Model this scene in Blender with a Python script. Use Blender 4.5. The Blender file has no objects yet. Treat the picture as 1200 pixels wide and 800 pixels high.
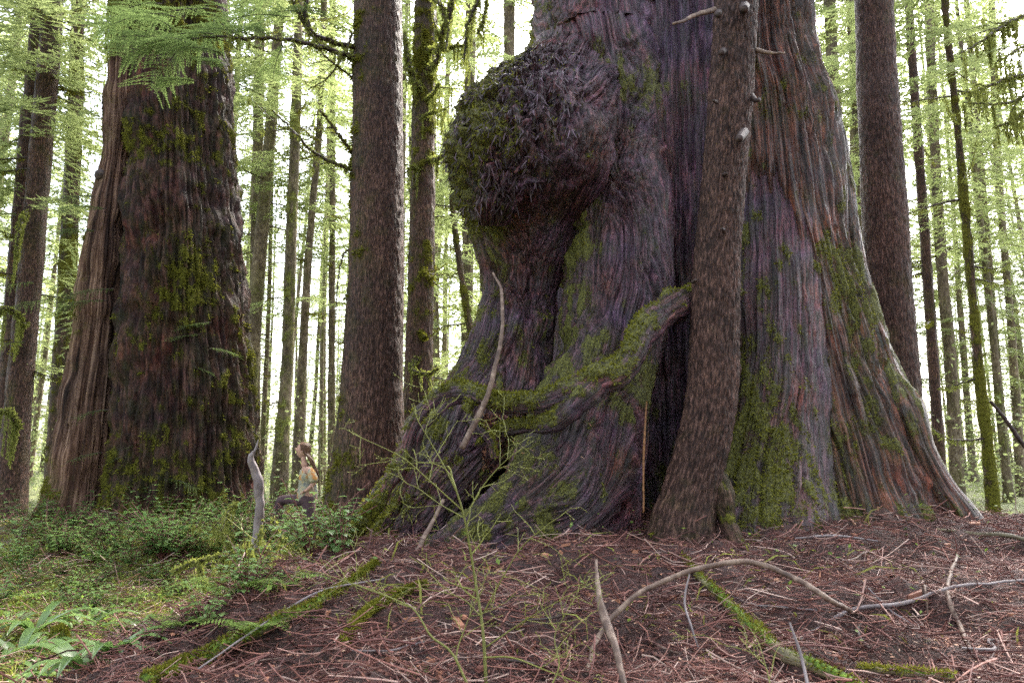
import bpy, math, random
import numpy as np
from mathutils import Vector, Matrix
sc = bpy.context.scene
col = sc.collection
PI = math.pi
R = math.radians
# ------------------------------------------------------------------ camera, sky, sun, exposure
F = 850.0; PITCH = R(9.0); CAMZ = 1.5
cd = bpy.data.cameras.new('camera'); cam = bpy.data.objects.new('camera', cd); col.objects.link(cam)
cam.location = (0, 0, CAMZ); cam.rotation_euler = (R(90) + PITCH, 0, 0)
cd.sensor_width = 36; cd.lens = F / 1200 * 36; cd.clip_end = 2000; cd.clip_start = 0.05
cd.dof.use_dof = True; cd.dof.focus_distance = 6.3; cd.dof.aperture_fstop = 4.0
sc.camera = cam
SUN_EL, SUN_AZ = R(48), R(28)           # azimuth measured from +Y towards +X
w = bpy.data.worlds.new('World'); sc.world = w; w.use_nodes = True
nt = w.node_tree; bg = nt.nodes['Background']
sky = nt.nodes.new('ShaderNodeTexSky'); sky.sky_type = 'NISHITA'; sky.sun_disc = False
sky.sun_elevation = SUN_EL; sky.sun_rotation = SUN_AZ; sky.dust_density = 4; sky.air_density = 1.0
hs = nt.nodes.new('ShaderNodeHueSaturation'); hs.inputs['Saturation'].default_value = 0.45
nt.links.new(sky.outputs[0], hs.inputs['Color']); nt.links.new(hs.outputs[0], bg.inputs['Color'])
bg.inputs['Strength'].default_value = 0.15
sd = bpy.data.lights.new('sun', 'SUN'); sun = bpy.data.objects.new('sun', sd); col.objects.link(sun)
sd.energy = 2.2; sd.angle = R(9); sd.color = (1, 0.95, 0.85)
sun.rotation_euler = Vector((math.sin(SUN_AZ) * math.cos(SUN_EL), math.cos(SUN_AZ) * math.cos(SUN_EL), math.sin(SUN_EL))).to_track_quat('Z', 'Y').to_euler()
sc.view_settings.view_transform = 'Standard'; sc.view_settings.look = 'None'
sc.view_settings.exposure = 2.85; sc.view_settings.gamma = 1
try:
    sc.cycles.max_bounces = 6; sc.cycles.diffuse_bounces = 3; sc.cycles.transmission_bounces = 3
    sc.cycles.transparent_max_bounces = 6; sc.cycles.volume_bounces = 1; sc.cycles.sample_clamp_indirect = 1.0; sc.cycles.sample_clamp_direct = 2.0
    sc.cycles.use_denoising = False
except Exception: pass

# ------------------------------------------------------------------ maths helpers
CF = np.array([0, math.cos(PITCH), math.sin(PITCH)]); CU = np.array([0, -math.sin(PITCH), math.cos(PITCH)])
def Pt(x, y, Y):
    d = CF + np.array([1., 0, 0]) * (x - 600) / F + CU * (400 - y) / F
    t = Y / d[1]
    return np.array([0, 0, CAMZ]) + d * t, t / F          # world point, metres per photo pixel there
def P(x, y, Y): return Pt(x, y, Y)[0]
rng = np.random.default_rng(7)
_perm = np.random.default_rng(3).random((64, 64, 64)).astype(np.float32)
def vnoise(p):
    """smooth value noise, p (...,3) -> 0..1"""
    p = np.asarray(p, dtype=np.float32); i = np.floor(p); f = p - i; i = i.astype(np.int32) & 63
    f = f * f * (3 - 2 * f); j = (i + 1) & 63
    x0, y0, z0 = i[..., 0], i[..., 1], i[..., 2]; x1, y1, z1 = j[..., 0], j[..., 1], j[..., 2]
    fx, fy, fz = f[..., 0], f[..., 1], f[..., 2]
    a = _perm[x0, y0, z0] * (1 - fx) + _perm[x1, y0, z0] * fx
    b = _perm[x0, y1, z0] * (1 - fx) + _perm[x1, y1, z0] * fx
    c = _perm[x0, y0, z1] * (1 - fx) + _perm[x1, y0, z1] * fx
    d = _perm[x0, y1, z1] * (1 - fx) + _perm[x1, y1, z1] * fx
    return (a * (1 - fy) + b * fy) * (1 - fz) + (c * (1 - fy) + d * fy) * fz
def fbm(p, o=4):
    s = 0; a = 0.5; p = np.asarray(p, dtype=np.float32); t = 0
    for k in range(o):
        s = s + a * vnoise(p + 17.3 * k); t += a; a *= 0.5; p = p * 2.03
    return s / t
def cell(p):
    i = np.floor(p).astype(np.int32) & 63; return _perm[i[..., 0], i[..., 1], i[..., 2]]
def ridge(p): return 1 - np.abs(2 * vnoise(p) - 1)
def sstep(a, b, x):
    t = np.clip((x - a) / (b - a), 0, 1); return t * t * (3 - 2 * t)
def catmull(pts, n):
    pts = np.asarray(pts, float); m = len(pts)
    if m == 2:
        t = np.linspace(0, 1, n)[:, None]; return pts[0] * (1 - t) + pts[1] * t
    ext = np.vstack([2 * pts[0] - pts[1], pts, 2 * pts[-1] - pts[-2]])
    seg = np.linalg.norm(np.diff(pts[:, :3], axis=0), axis=1); cum = np.concatenate([[0], np.cumsum(seg)])
    u = np.linspace(0, cum[-1], n); k = np.clip(np.searchsorted(cum, u, 'right') - 1, 0, m - 2)
    t = ((u - cum[k]) / np.maximum(seg[k], 1e-9))[:, None]
    p0, p1, p2, p3 = ext[k], ext[k + 1], ext[k + 2], ext[k + 3]
    return 0.5 * (2 * p1 + (p2 - p0) * t + (2 * p0 - 5 * p1 + 4 * p2 - p3) * t ** 2 + (3 * p1 - p0 - 3 * p2 + p3) * t ** 3)

# ------------------------------------------------------------------ mesh helpers
def mesh(name, V, Fq, mat, attrs=None, smooth=True):
    """V (n,3); Fq list of int arrays (m,k) with k = 3 or 4"""
    if not isinstance(Fq, list): Fq = [Fq]
    Fq = [f for f in Fq if len(f)]
    V = np.asarray(V, dtype=np.float32).reshape(-1, 3)
    me = bpy.data.meshes.new(name); me.vertices.add(len(V)); me.vertices.foreach_set('co', V.ravel())
    li = np.concatenate([f.ravel() for f in Fq]).astype(np.int32)
    tot = np.concatenate([np.full(len(f), f.shape[1], np.int32) for f in Fq])
    st = np.concatenate([[0], np.cumsum(tot)[:-1]]).astype(np.int32)
    me.loops.add(len(li)); me.loops.foreach_set('vertex_index', li)
    me.polygons.add(len(tot)); me.polygons.foreach_set('loop_start', st)
    try: me.polygons.foreach_set('loop_total', tot)
    except Exception: pass
    me.polygons.foreach_set('use_smooth', np.full(len(tot), smooth))
    for k, a in (attrs or {}).items():
        a = np.asarray(a, dtype=np.float32)
        if a.ndim == 1: me.attributes.new(k, 'FLOAT', 'POINT').data.foreach_set('value', a)
        else: me.attributes.new(k, 'FLOAT_VECTOR', 'POINT').data.foreach_set('vector', a.ravel())
    me.update(calc_edges=True)
    if mat: me.materials.append(mat)
    return me
def obj(name, me, parent=None, loc=None):
    o = bpy.data.objects.new(name, me); col.objects.link(o)
    if parent is not None: o.parent = parent
    if loc is not None: o.location = loc
    return o
def tag(o, label=None, cat=None, group=None, kind=None):
    if label: o['label'] = label
    if cat: o['category'] = cat
    if group: o['group'] = group
    if kind: o['kind'] = kind
    return o
def empty(name, loc, label, cat, group=None):
    o = bpy.data.objects.new(name, None); col.objects.link(o); o.location = [float(c) for c in loc]
    o.empty_display_size = 0.2
    return tag(o, label, cat, group)
def part(name, V, Fq, mat, parent, attrs=None, smooth=True, kind=None, label=None):
    """vertices in world space, parented to an unrotated thing"""
    V = np.asarray(V, float).reshape(-1, 3); q = parent; off = np.zeros(3)
    while q is not None: off = off + np.array(q.location); q = q.parent
    o = obj(name, mesh(name, V - off, Fq, mat, attrs, smooth), parent)
    if kind: o['kind'] = kind
    if label: o['label'] = label
    return o
def grid_faces(ns, nt, wrap=True, off=0):
    i = np.arange(ns - 1)[:, None]; j = np.arange(nt if wrap else nt - 1)[None, :]; j2 = (j + 1) % nt
    return (np.stack([i * nt + j, i * nt + j2, (i + 1) * nt + j2, (i + 1) * nt + j], -1).reshape(-1, 4) + off)
def frames(path, horizontal=False):
    t = np.gradient(path, axis=0); t /= np.maximum(np.linalg.norm(t, axis=1, keepdims=True), 1e-9)
    n = len(path); U = np.zeros((n, 3)); W = np.zeros((n, 3))
    if horizontal:
        U[:] = (0, -1, 0); W[:] = (1, 0, 0); return t, U, W
    u = np.array([0, -1., 0])
    if abs(t[0] @ u) > .9: u = np.array([1., 0, 0])
    for k in range(n):
        u = u - t[k] * (u @ t[k]); u /= max(np.linalg.norm(u), 1e-9); U[k] = u; W[k] = np.cross(t[k], u)
    return t, U, W
def tube(path, rad, nt=8, horizontal=False, dense=0.0, sq=1.0):
    path = np.asarray(path, float); ns = len(path); rad = np.asarray(rad, float)
    t, U, W = frames(path, horizontal)
    a = np.linspace(0, 2 * PI, nt, endpoint=False); a = a - dense * np.sin(a)
    rd = np.cos(a)[None, :, None] * U[:, None] * sq + np.sin(a)[None, :, None] * W[:, None]
    V = path[:, None] + rd * rad[:, None, None]
    s = np.concatenate([[0], np.cumsum(np.linalg.norm(np.diff(path, axis=0), axis=1))])
    r0 = rad.mean()
    G = np.stack([np.broadcast_to(np.cos(a) * r0, (ns, nt)), np.broadcast_to(np.sin(a) * r0, (ns, nt)), np.broadcast_to(s[:, None], (ns, nt))], -1)
    return V, rd, G
class MB:
    """collects many small shapes into one mesh"""
    def __init__(s): s.V = []; s.Q = []; s.T = []; s.A = []; s.n = 0
    def add(s, V, Q=None, T=None, a=0.0):
        V = np.asarray(V, float).reshape(-1, 3)
        if Q is not None and len(Q): s.Q.append(np.asarray(Q) + s.n)
        if T is not None and len(T): s.T.append(np.asarray(T) + s.n)
        s.V.append(V); s.A.append(np.full(len(V), a) if np.isscalar(a) else np.asarray(a)); s.n += len(V)
    def tube(s, pts, r0, r1=None, n=6, nt=5, a=0.0, jit=0.0):
        p = catmull(pts, n)
        if jit: p = p + rng.normal(0, jit, p.shape)
        r = np.linspace(r0, r0 if r1 is None else r1, n)
        V, _, _ = tube(p, r, nt)
        s.add(V, grid_faces(n, nt), a=a)
        # caps
        k = s.n - nt; s.T.append(np.stack([np.full(nt - 2, k), k + 1 + np.arange(nt - 2), k + 2 + np.arange(nt - 2)], -1))
    def arrays(s):
        f = []
        if s.Q: f.append(np.concatenate(s.Q).reshape(-1, 4))
        if s.T: f.append(np.concatenate(s.T).reshape(-1, 3))
        return np.concatenate(s.V), f, np.concatenate(s.A)
    def part(s, name, mat, parent, smooth=True, **k):
        V, f, a = s.arrays(); return part(name, V, f, mat, parent, {'rnd': a}, smooth, **k)
    def mesh(s, name, mat, smooth=True):
        V, f, a = s.arrays(); return mesh(name, V, f, mat, {'rnd': a}, smooth)

# ------------------------------------------------------------------ materials
def newmat(name):
    m = bpy.data.materials.new(name); m.use_nodes = True; n = m.node_tree
    return m, n, n.nodes['Principled BSDF']
def nd(n, typ, **k):
    x = n.nodes.new(typ)
    for a, b in k.items():
        if a in ('operation', 'blend_type', 'data_type', 'attribute_name', 'noise_dimensions', 'feature', 'interpolation'): setattr(x, a, b)
        else: x.inputs[a].default_value = b
    return x
def ramp(n, fac, stops, interp='LINEAR'):
    r = n.nodes.new('ShaderNodeValToRGB'); r.color_ramp.interpolation = interp
    e = r.color_ramp.elements
    while len(e) < len(stops): e.new(0.5)
    for k, (p, c) in enumerate(stops):
        e[k].position = p; e[k].color = (*c, 1) if len(c) == 3 else c
    n.links.new(fac, r.inputs[0]); return r.outputs[0]
def mixc(n, fac, a, b, bt='MIX'):
    m = n.nodes.new('ShaderNodeMix'); m.data_type = 'RGBA'; m.blend_type = bt
    for s, v in ((m.inputs[0], fac), (m.inputs[6], a), (m.inputs[7], b)):
        if hasattr(v, 'is_output'): n.links.new(v, s)
        else: s.default_value = v if not isinstance(v, tuple) or len(v) == 4 else (*v, 1)
    return m.outputs[2]
def math_(n, op, a, b=None, clamp=False):
    m = n.nodes.new('ShaderNodeMath'); m.operation = op; m.use_clamp = clamp
    for s, v in ((m.inputs[0], a), (m.inputs[1], b)):
        if v is None: continue
        if hasattr(v, 'is_output'): n.links.new(v, s)
        else: s.default_value = v
    return m.outputs[0]
def attr(n, name):
    a = n.nodes.new('ShaderNodeAttribute'); a.attribute_name = name; return a
def noise(n, vec, scale, detail=6, rough=0.55, dist=0.0):
    x = n.nodes.new('ShaderNodeTexNoise'); x.inputs['Scale'].default_value = scale; x.inputs['Detail'].default_value = detail
    x.inputs['Roughness'].default_value = rough; x.inputs['Distortion'].default_value = dist
    if vec is not None: n.links.new(vec, x.inputs['Vector'])
    return x.outputs[0]
def scaled(n, vec, s):
    m = n.nodes.new('ShaderNodeMapping'); m.inputs['Scale'].default_value = s; n.links.new(vec, m.inputs['Vector']); return m.outputs[0]
def bark_mat(name, dark, mid, light, stretch=0.12, fs=22, bump=0.02, moss=(0.115, 0.112, 0.016), rough=0.6, sky_sheen=None, spec=0.5, moss_gain=1.0, rnd_tint=False):
    m, n, b = newmat(name)
    g = attr(n, 'grain').outputs['Vector']; gs = scaled(n, g, (1, 1, stretch))
    pos = n.nodes.new('ShaderNodeNewGeometry').outputs['Position']
    n1 = noise(n, gs, fs, 8, 0.75); n2 = noise(n, gs, fs * 0.22, 4, 0.6); n3 = noise(n, pos, 3.0, 5, 0.6)
    c = ramp(n, n1, [(0.39, dark), (0.5, mid), (0.63, light)])
    c2 = ramp(n, n2, [(0.35, dark), (0.65, mid)])
    c = mixc(n, 0.25, c, c2)
    c = mixc(n, 1.0, c, ramp(n, noise(n, pos, 1.1, 4, .6), [(.3, (.6, .6, .62)), (.7, (1.35, 1.3, 1.25))]), 'MULTIPLY')
    if sky_sheen:
        tn = attr(n, 'tone').outputs['Fac']
        f = math_(n, 'ADD', math_(n, 'SUBTRACT', tn, 0.2), math_(n, 'MULTIPLY', math_(n, 'SUBTRACT', n3, 0.5), 1.3), True)
        pc = ramp(n, n1, [(0.39, tuple(v * .15 for v in sky_sheen)), (0.51, sky_sheen), (0.64, tuple(min(1, v * 2.8) for v in sky_sheen))])  # violet of the sky reflected on wet bark, put into the colour
        c = mixc(n, f, c, pc)
        nf = noise(n, pos, 1.3, 3)
        c = mixc(n, ramp(n, nf, [(0.5, (0, 0, 0)), (0.7, (1, 1, 1))]), c, mixc(n, 1.0, c, (1.25, 0.85, 0.75, 1), 'MULTIPLY'))
    ms = attr(n, 'moss').outputs['Fac']
    tint = ramp(n, math_(n, 'ADD', ms, math_(n, 'MULTIPLY', math_(n, 'SUBTRACT', n3, .5), .5)), [(0.05, (0, 0, 0)), (0.45, (.38, .38, .38))])
    c = mixc(n, tint, c, mixc(n, 1.0, mixc(n, .5, c, (.08, .08, .08, 1)), (.9, 1.15, .25, 1), 'MULTIPLY'))
    nm = noise(n, pos, 40, 6, 0.75); ns_ = noise(n, gs, fs * 0.6, 4, 0.6)
    q = math_(n, 'ADD', ms, math_(n, 'MULTIPLY', math_(n, 'SUBTRACT', nm, 0.5), 0.9))
    q = math_(n, 'ADD', q, math_(n, 'MULTIPLY', math_(n, 'SUBTRACT', ns_, 0.5), 0.6))
    mk = ramp(n, q, [(0.40, (0, 0, 0)), (0.50, (1, 1, 1))])
    mc = ramp(n, noise(n, pos, 60, 4, .7), [(0.36, tuple(v * .3 for v in moss)), (0.5, moss), (0.66, tuple(v * 2.1 for v in moss))])
    n.links.new(mixc(n, mk, c, mc), b.inputs['Base Color'])
    rr = math_(n, 'ADD', math_(n, 'MULTIPLY', mk, 0.35), rough, True)
    n.links.new(rr, b.inputs['Roughness']); b.inputs['Specular IOR Level'].default_value = spec
    h = math_(n, 'ADD', n1, math_(n, 'MULTIPLY', math_(n, 'MULTIPLY', nm, mk), 0.8))
    bp = n.nodes.new('ShaderNodeBump'); bp.inputs['Strength'].default_value = 0.9; bp.inputs['Distance'].default_value = bump
    n.links.new(h, bp.inputs['Height'])
    bq = n.nodes.new('ShaderNodeBump'); bq.inputs['Strength'].default_value = 0.8; bq.inputs['Distance'].default_value = bump * .5
    n.links.new(noise(n, scaled(n, g, (1, 1, stretch * 2)), fs * 3.2, 4, .7), bq.inputs['Height']); n.links.new(bp.outputs[0], bq.inputs['Normal'])
    n.links.new(bq.outputs[0], b.inputs['Normal'])
    return m
def leaf_mat(name, c0, c1, trans=0.5, rough=0.5, spec=0.3):
    m, n, b = newmat(name); a = attr(n, 'rnd').outputs['Fac']
    oi = n.nodes.new('ShaderNodeObjectInfo').outputs['Random']
    f = math_(n, 'ADD', math_(n, 'MULTIPLY', a, 0.8), math_(n, 'MULTIPLY', oi, 0.2))
    c = ramp(n, f, [(0.0, c0), (1.0, c1)])
    n.links.new(c, b.inputs['Base Color']); b.inputs['Roughness'].default_value = rough; b.inputs['Specular IOR Level'].default_value = spec
    t = n.nodes.new('ShaderNodeBsdfTranslucent'); n.links.new(mixc(n, 1.0, c, (1.1, 1.13, 0.92, 1), 'MULTIPLY'), t.inputs[0])
    x = n.nodes.new('ShaderNodeMixShader'); x.inputs[0].default_value = trans
    n.links.new(b.outputs[0], x.inputs[1]); n.links.new(t.outputs[0], x.inputs[2])
    n.links.new(x.outputs[0], n.nodes['Material Output'].inputs['Surface'])
    return m
def plain_mat(name, stops, rough=0.7, scale=20, bump=0.004, use_rnd=True, spec=0.4):
    m, n, b = newmat(name); pos = n.nodes.new('ShaderNodeTexCoord').outputs['Object']
    nn = noise(n, pos, scale, 5, .6)
    f = nn
    if use_rnd: f = math_(n, 'ADD', math_(n, 'MULTIPLY', attr(n, 'rnd').outputs['Fac'], 0.8), math_(n, 'MULTIPLY', nn, 0.25))
    n.links.new(ramp(n, f, stops), b.inputs['Base Color']); b.inputs['Roughness'].default_value = rough; b.inputs['Specular IOR Level'].default_value = spec
    bp = n.nodes.new('ShaderNodeBump'); bp.inputs['Distance'].default_value = bump; n.links.new(nn, bp.inputs['Height']); n.links.new(bp.outputs[0], b.inputs['Normal'])
    return m
M = {}
M['giant'] = bark_mat('giant_cedar_bark', (0.004, 0.0015, 0.0015), (0.068, 0.022, 0.013), (0.38, 0.145, 0.09), 0.05, 34, 0.06, rough=0.32, sky_sheen=(0.068, 0.042, 0.100), spec=0.55)
M['cedar'] = bark_mat('old_cedar_bark', (0.006, 0.003, 0.003), (0.040, 0.017, 0.015), (0.16, 0.075, 0.062), 0.16, 14, 0.08, rough=0.6, sky_sheen=(0.045, 0.025, 0.037), spec=0.2)
M['hemlock'] = bark_mat('hemlock_bark', (0.010, 0.005, 0.004), (0.055, 0.028, 0.022), (0.25, 0.14, 0.11), 0.22, 50, 0.03, rough=0.6, spec=0.2)
M['snag'] = bark_mat('weathered_snag_wood', (0.012, 0.006, 0.005), (0.10, 0.052, 0.036), (0.36, 0.24, 0.18), 0.03, 16, 0.04, rough=0.7, spec=0.2)
M['hazed_bark'] = bark_mat('distant_bark_haze_tint', (0.05, 0.035, 0.025), (0.13, 0.10, 0.07), (0.28, 0.23, 0.17), 0.4, 14, 0.03, rough=0.8, spec=0.2, moss=(0.17, 0.18, 0.05))  # bark and moss lightened in colour to stand in for distance haze
M['mossy'] = leaf_mat('moss', (0.06, 0.062, 0.008), (0.27, 0.26, 0.04), 0.35, 0.9, 0.1)
M['hang_moss'] = leaf_mat('hanging_moss', (0.12, 0.13, 0.025), (0.30, 0.32, 0.10), 0.45, 0.9, 0.1)
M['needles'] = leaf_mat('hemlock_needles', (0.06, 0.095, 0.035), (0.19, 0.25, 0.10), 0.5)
M['hazed_needles'] = leaf_mat('distant_needles_haze_tint', (0.19, 0.225, 0.10), (0.36, 0.40, 0.20), 0.6)  # haze over the distance is put into this pale leaf colour
M['leaf'] = leaf_mat('broad_leaf', (0.06, 0.12, 0.035), (0.22, 0.33, 0.11), 0.4, 0.32, 0.5)
M['fern'] = leaf_mat('fern_leaf', (0.08, 0.14, 0.025), (0.24, 0.34, 0.07), 0.45, 0.5)
M['grass'] = leaf_mat('forest_grass', (0.15, 0.13, 0.035), (0.36, 0.38, 0.09), 0.4, 0.7)
M['twig'] = plain_mat('litter_twigs', [(0.0, (0.016, 0.005, 0.005)), (0.36, (0.13, 0.045, 0.038)), (0.7, (0.27, 0.115, 0.088)), (1.0, (0.48, 0.36, 0.31))], 0.65)
M['chips'] = plain_mat('litter_chips', [(0.0, (0.015, 0.006, 0.006)), (0.4, (0.14, 0.052, 0.040)), (0.75, (0.38, 0.17, 0.10)), (1.0, (0.60, 0.42, 0.30))], 0.6)
M['stick'] = plain_mat('bare_stick', [(0.3, (0.04, 0.022, 0.017)), (0.5, (0.12, 0.075, 0.056)), (0.66, (0.24, 0.17, 0.13))], 0.6, 14, use_rnd=False)
M['grey_stick'] = plain_mat('grey_stick', [(0.3, (0.085, 0.065, 0.07)), (0.7, (0.24, 0.20, 0.205))], 0.6, 9, use_rnd=False)
M['orange_stick'] = plain_mat('orange_stick', [(0.35, (0.11, 0.045, 0.015)), (0.65, (0.26, 0.12, 0.045))], 0.6, 30, use_rnd=False)
M['dark_stick'] = plain_mat('dark_stick', [(0.35, (0.012, 0.007, 0.007)), (0.65, (0.06, 0.035, 0.03))], 0.6, 20, use_rnd=False)
M['green_stem'] = leaf_mat('green_stem', (0.11, 0.11, 0.018), (0.27, 0.28, 0.06), 0.15, 0.45, 0.4)

# ------------------------------------------------------------------ terrain
TC = P(780, 500, 9.0)
LC = P(215, 560, 13.0)
def ground_h(x, y):
    x = np.asarray(x, float); y = np.asarray(y, float)
    q = np.stack([x, y, x * 0], -1)
    edge = -2.15 + 0.35 * np.sin(y * 0.9 + 1) + 0.5 * sstep(6.5, 9, y)
    sx = sstep(edge - 0.6, edge + 0.75, x)
    front = 0.24 + 0.50 * sstep(1.0, 6.2, y)
    back = 1 - sstep(10.2, 13.5, y + 0.3 * np.maximum(x - 4, 0))
    right = 1 - sstep(5.5, 9.5, x)
    h = front * sx * back * (0.25 + 0.75 * right)
    d = np.hypot(x - (TC[0] + 0.25), y - 8.5); h = h + 0.14 * np.exp(-(np.maximum(d - 2.0, 0) / 0.75) ** 2) * sx
    h = h - .16 * (1 - sx) * (1 - sstep(8, 10.5, y))
    h = h + .16 * np.exp(-((x - 3.9) / 1.2) ** 2 - ((y - 6.9) / .9) ** 2) + .10 * np.exp(-((x - .3) / 1.3) ** 2 - ((y - 5.3) / .6) ** 2)
    d2 = np.hypot((x - LC[0]) / 1.25, y - LC[1]); h = h + 0.62 * np.exp(-(d2 / 2.7) ** 2)
    h = h + (fbm(q * 0.5 + 4, 3) - 0.5) * 0.22 * (1 - 0.6 * sx)
    near = 1 - sstep(12, 22, y)
    h = h + near * ((fbm(q * 2.1 + 9, 3) - 0.5) * 0.30 + (fbm(q * 7 + 3, 3) - 0.5) * 0.17)
    far = sstep(30, 120, np.hypot(x, y)); h = h + far * 2.0 * (fbm(q * 0.02, 2) - 0.35)
    return h
def greenness(x, y):
    """0 = needle and bark litter, 1 = moss and green growth"""
    x = np.asarray(x, float); y = np.asarray(y, float); q = np.stack([x, y, x * 0], -1)
    edge = -2.3 + 0.35 * np.sin(y * 0.9 + 1)
    g = 1 - sstep(edge - 1.0, edge + 0.2, x + 0 * y); g = np.maximum(g, sstep(9.5, 12, y))
    d2 = np.hypot((x - LC[0]) / 1.4, y - LC[1]); g = g * (1 - 0.9 * np.exp(-(d2 / 2.0) ** 2))
    return np.clip(g + (fbm(q * 1.3 + 30, 3) - 0.5) * 1.1 * (0.15 + g), 0, 1)
xs = np.concatenate([np.linspace(-400, -20, 30)[:-1], np.linspace(-20, -4, 100)[:-1], np.linspace(-4, 5.5, 270)[:-1], np.linspace(5.5, 20, 60)[:-1], np.linspace(20, 400, 30)])
ys = np.concatenate([np.linspace(-60, 1.6, 14)[:-1], np.linspace(1.6, 7.5, 190)[:-1], np.linspace(7.5, 22, 100)[:-1], np.linspace(22, 60, 60)[:-1], np.linspace(60, 600, 40)])
X, Y_ = np.meshgrid(xs, ys); Z = ground_h(X, Y_)
Vg = np.stack([X, Y_, Z], -1)
gm, n, b = newmat('forest_floor')
pos = n.nodes.new('ShaderNodeNewGeometry').outputs['Position']
n1 = noise(n, pos, 45, 8, .75); n2 = noise(n, pos, 7, 6, .7, 1.0)
c1 = ramp(n, n1, [(0.38, (0.006, 0.002, 0.002)), (0.52, (0.065, 0.024, 0.020)), (0.66, (0.26, 0.11, 0.09))])
c1 = mixc(n, 0.55, c1, ramp(n, n2, [(0.35, (0.012, 0.005, 0.005)), (0.65, (0.09, 0.042, 0.035))]))
c2 = ramp(n, n1, [(0.3, (0.035, 0.04, 0.010)), (0.5, (0.10, 0.115, 0.022)), (0.7, (0.20, 0.21, 0.06))])
n.links.new(mixc(n, attr(n, 'green').outputs['Fac'], c1, c2), b.inputs['Base Color']); b.inputs['Roughness'].default_value = 0.75
bp = n.nodes.new('ShaderNodeBump'); bp.inputs['Distance'].default_value = 0.03; n.links.new(n1, bp.inputs['Height']); n.links.new(bp.outputs[0], b.inputs['Normal'])
g_o = obj('ground', mesh('ground', Vg, grid_faces(len(ys), len(xs), False), gm, {'green': greenness(X, Y_).ravel()}))
tag(g_o, kind='structure')

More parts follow.
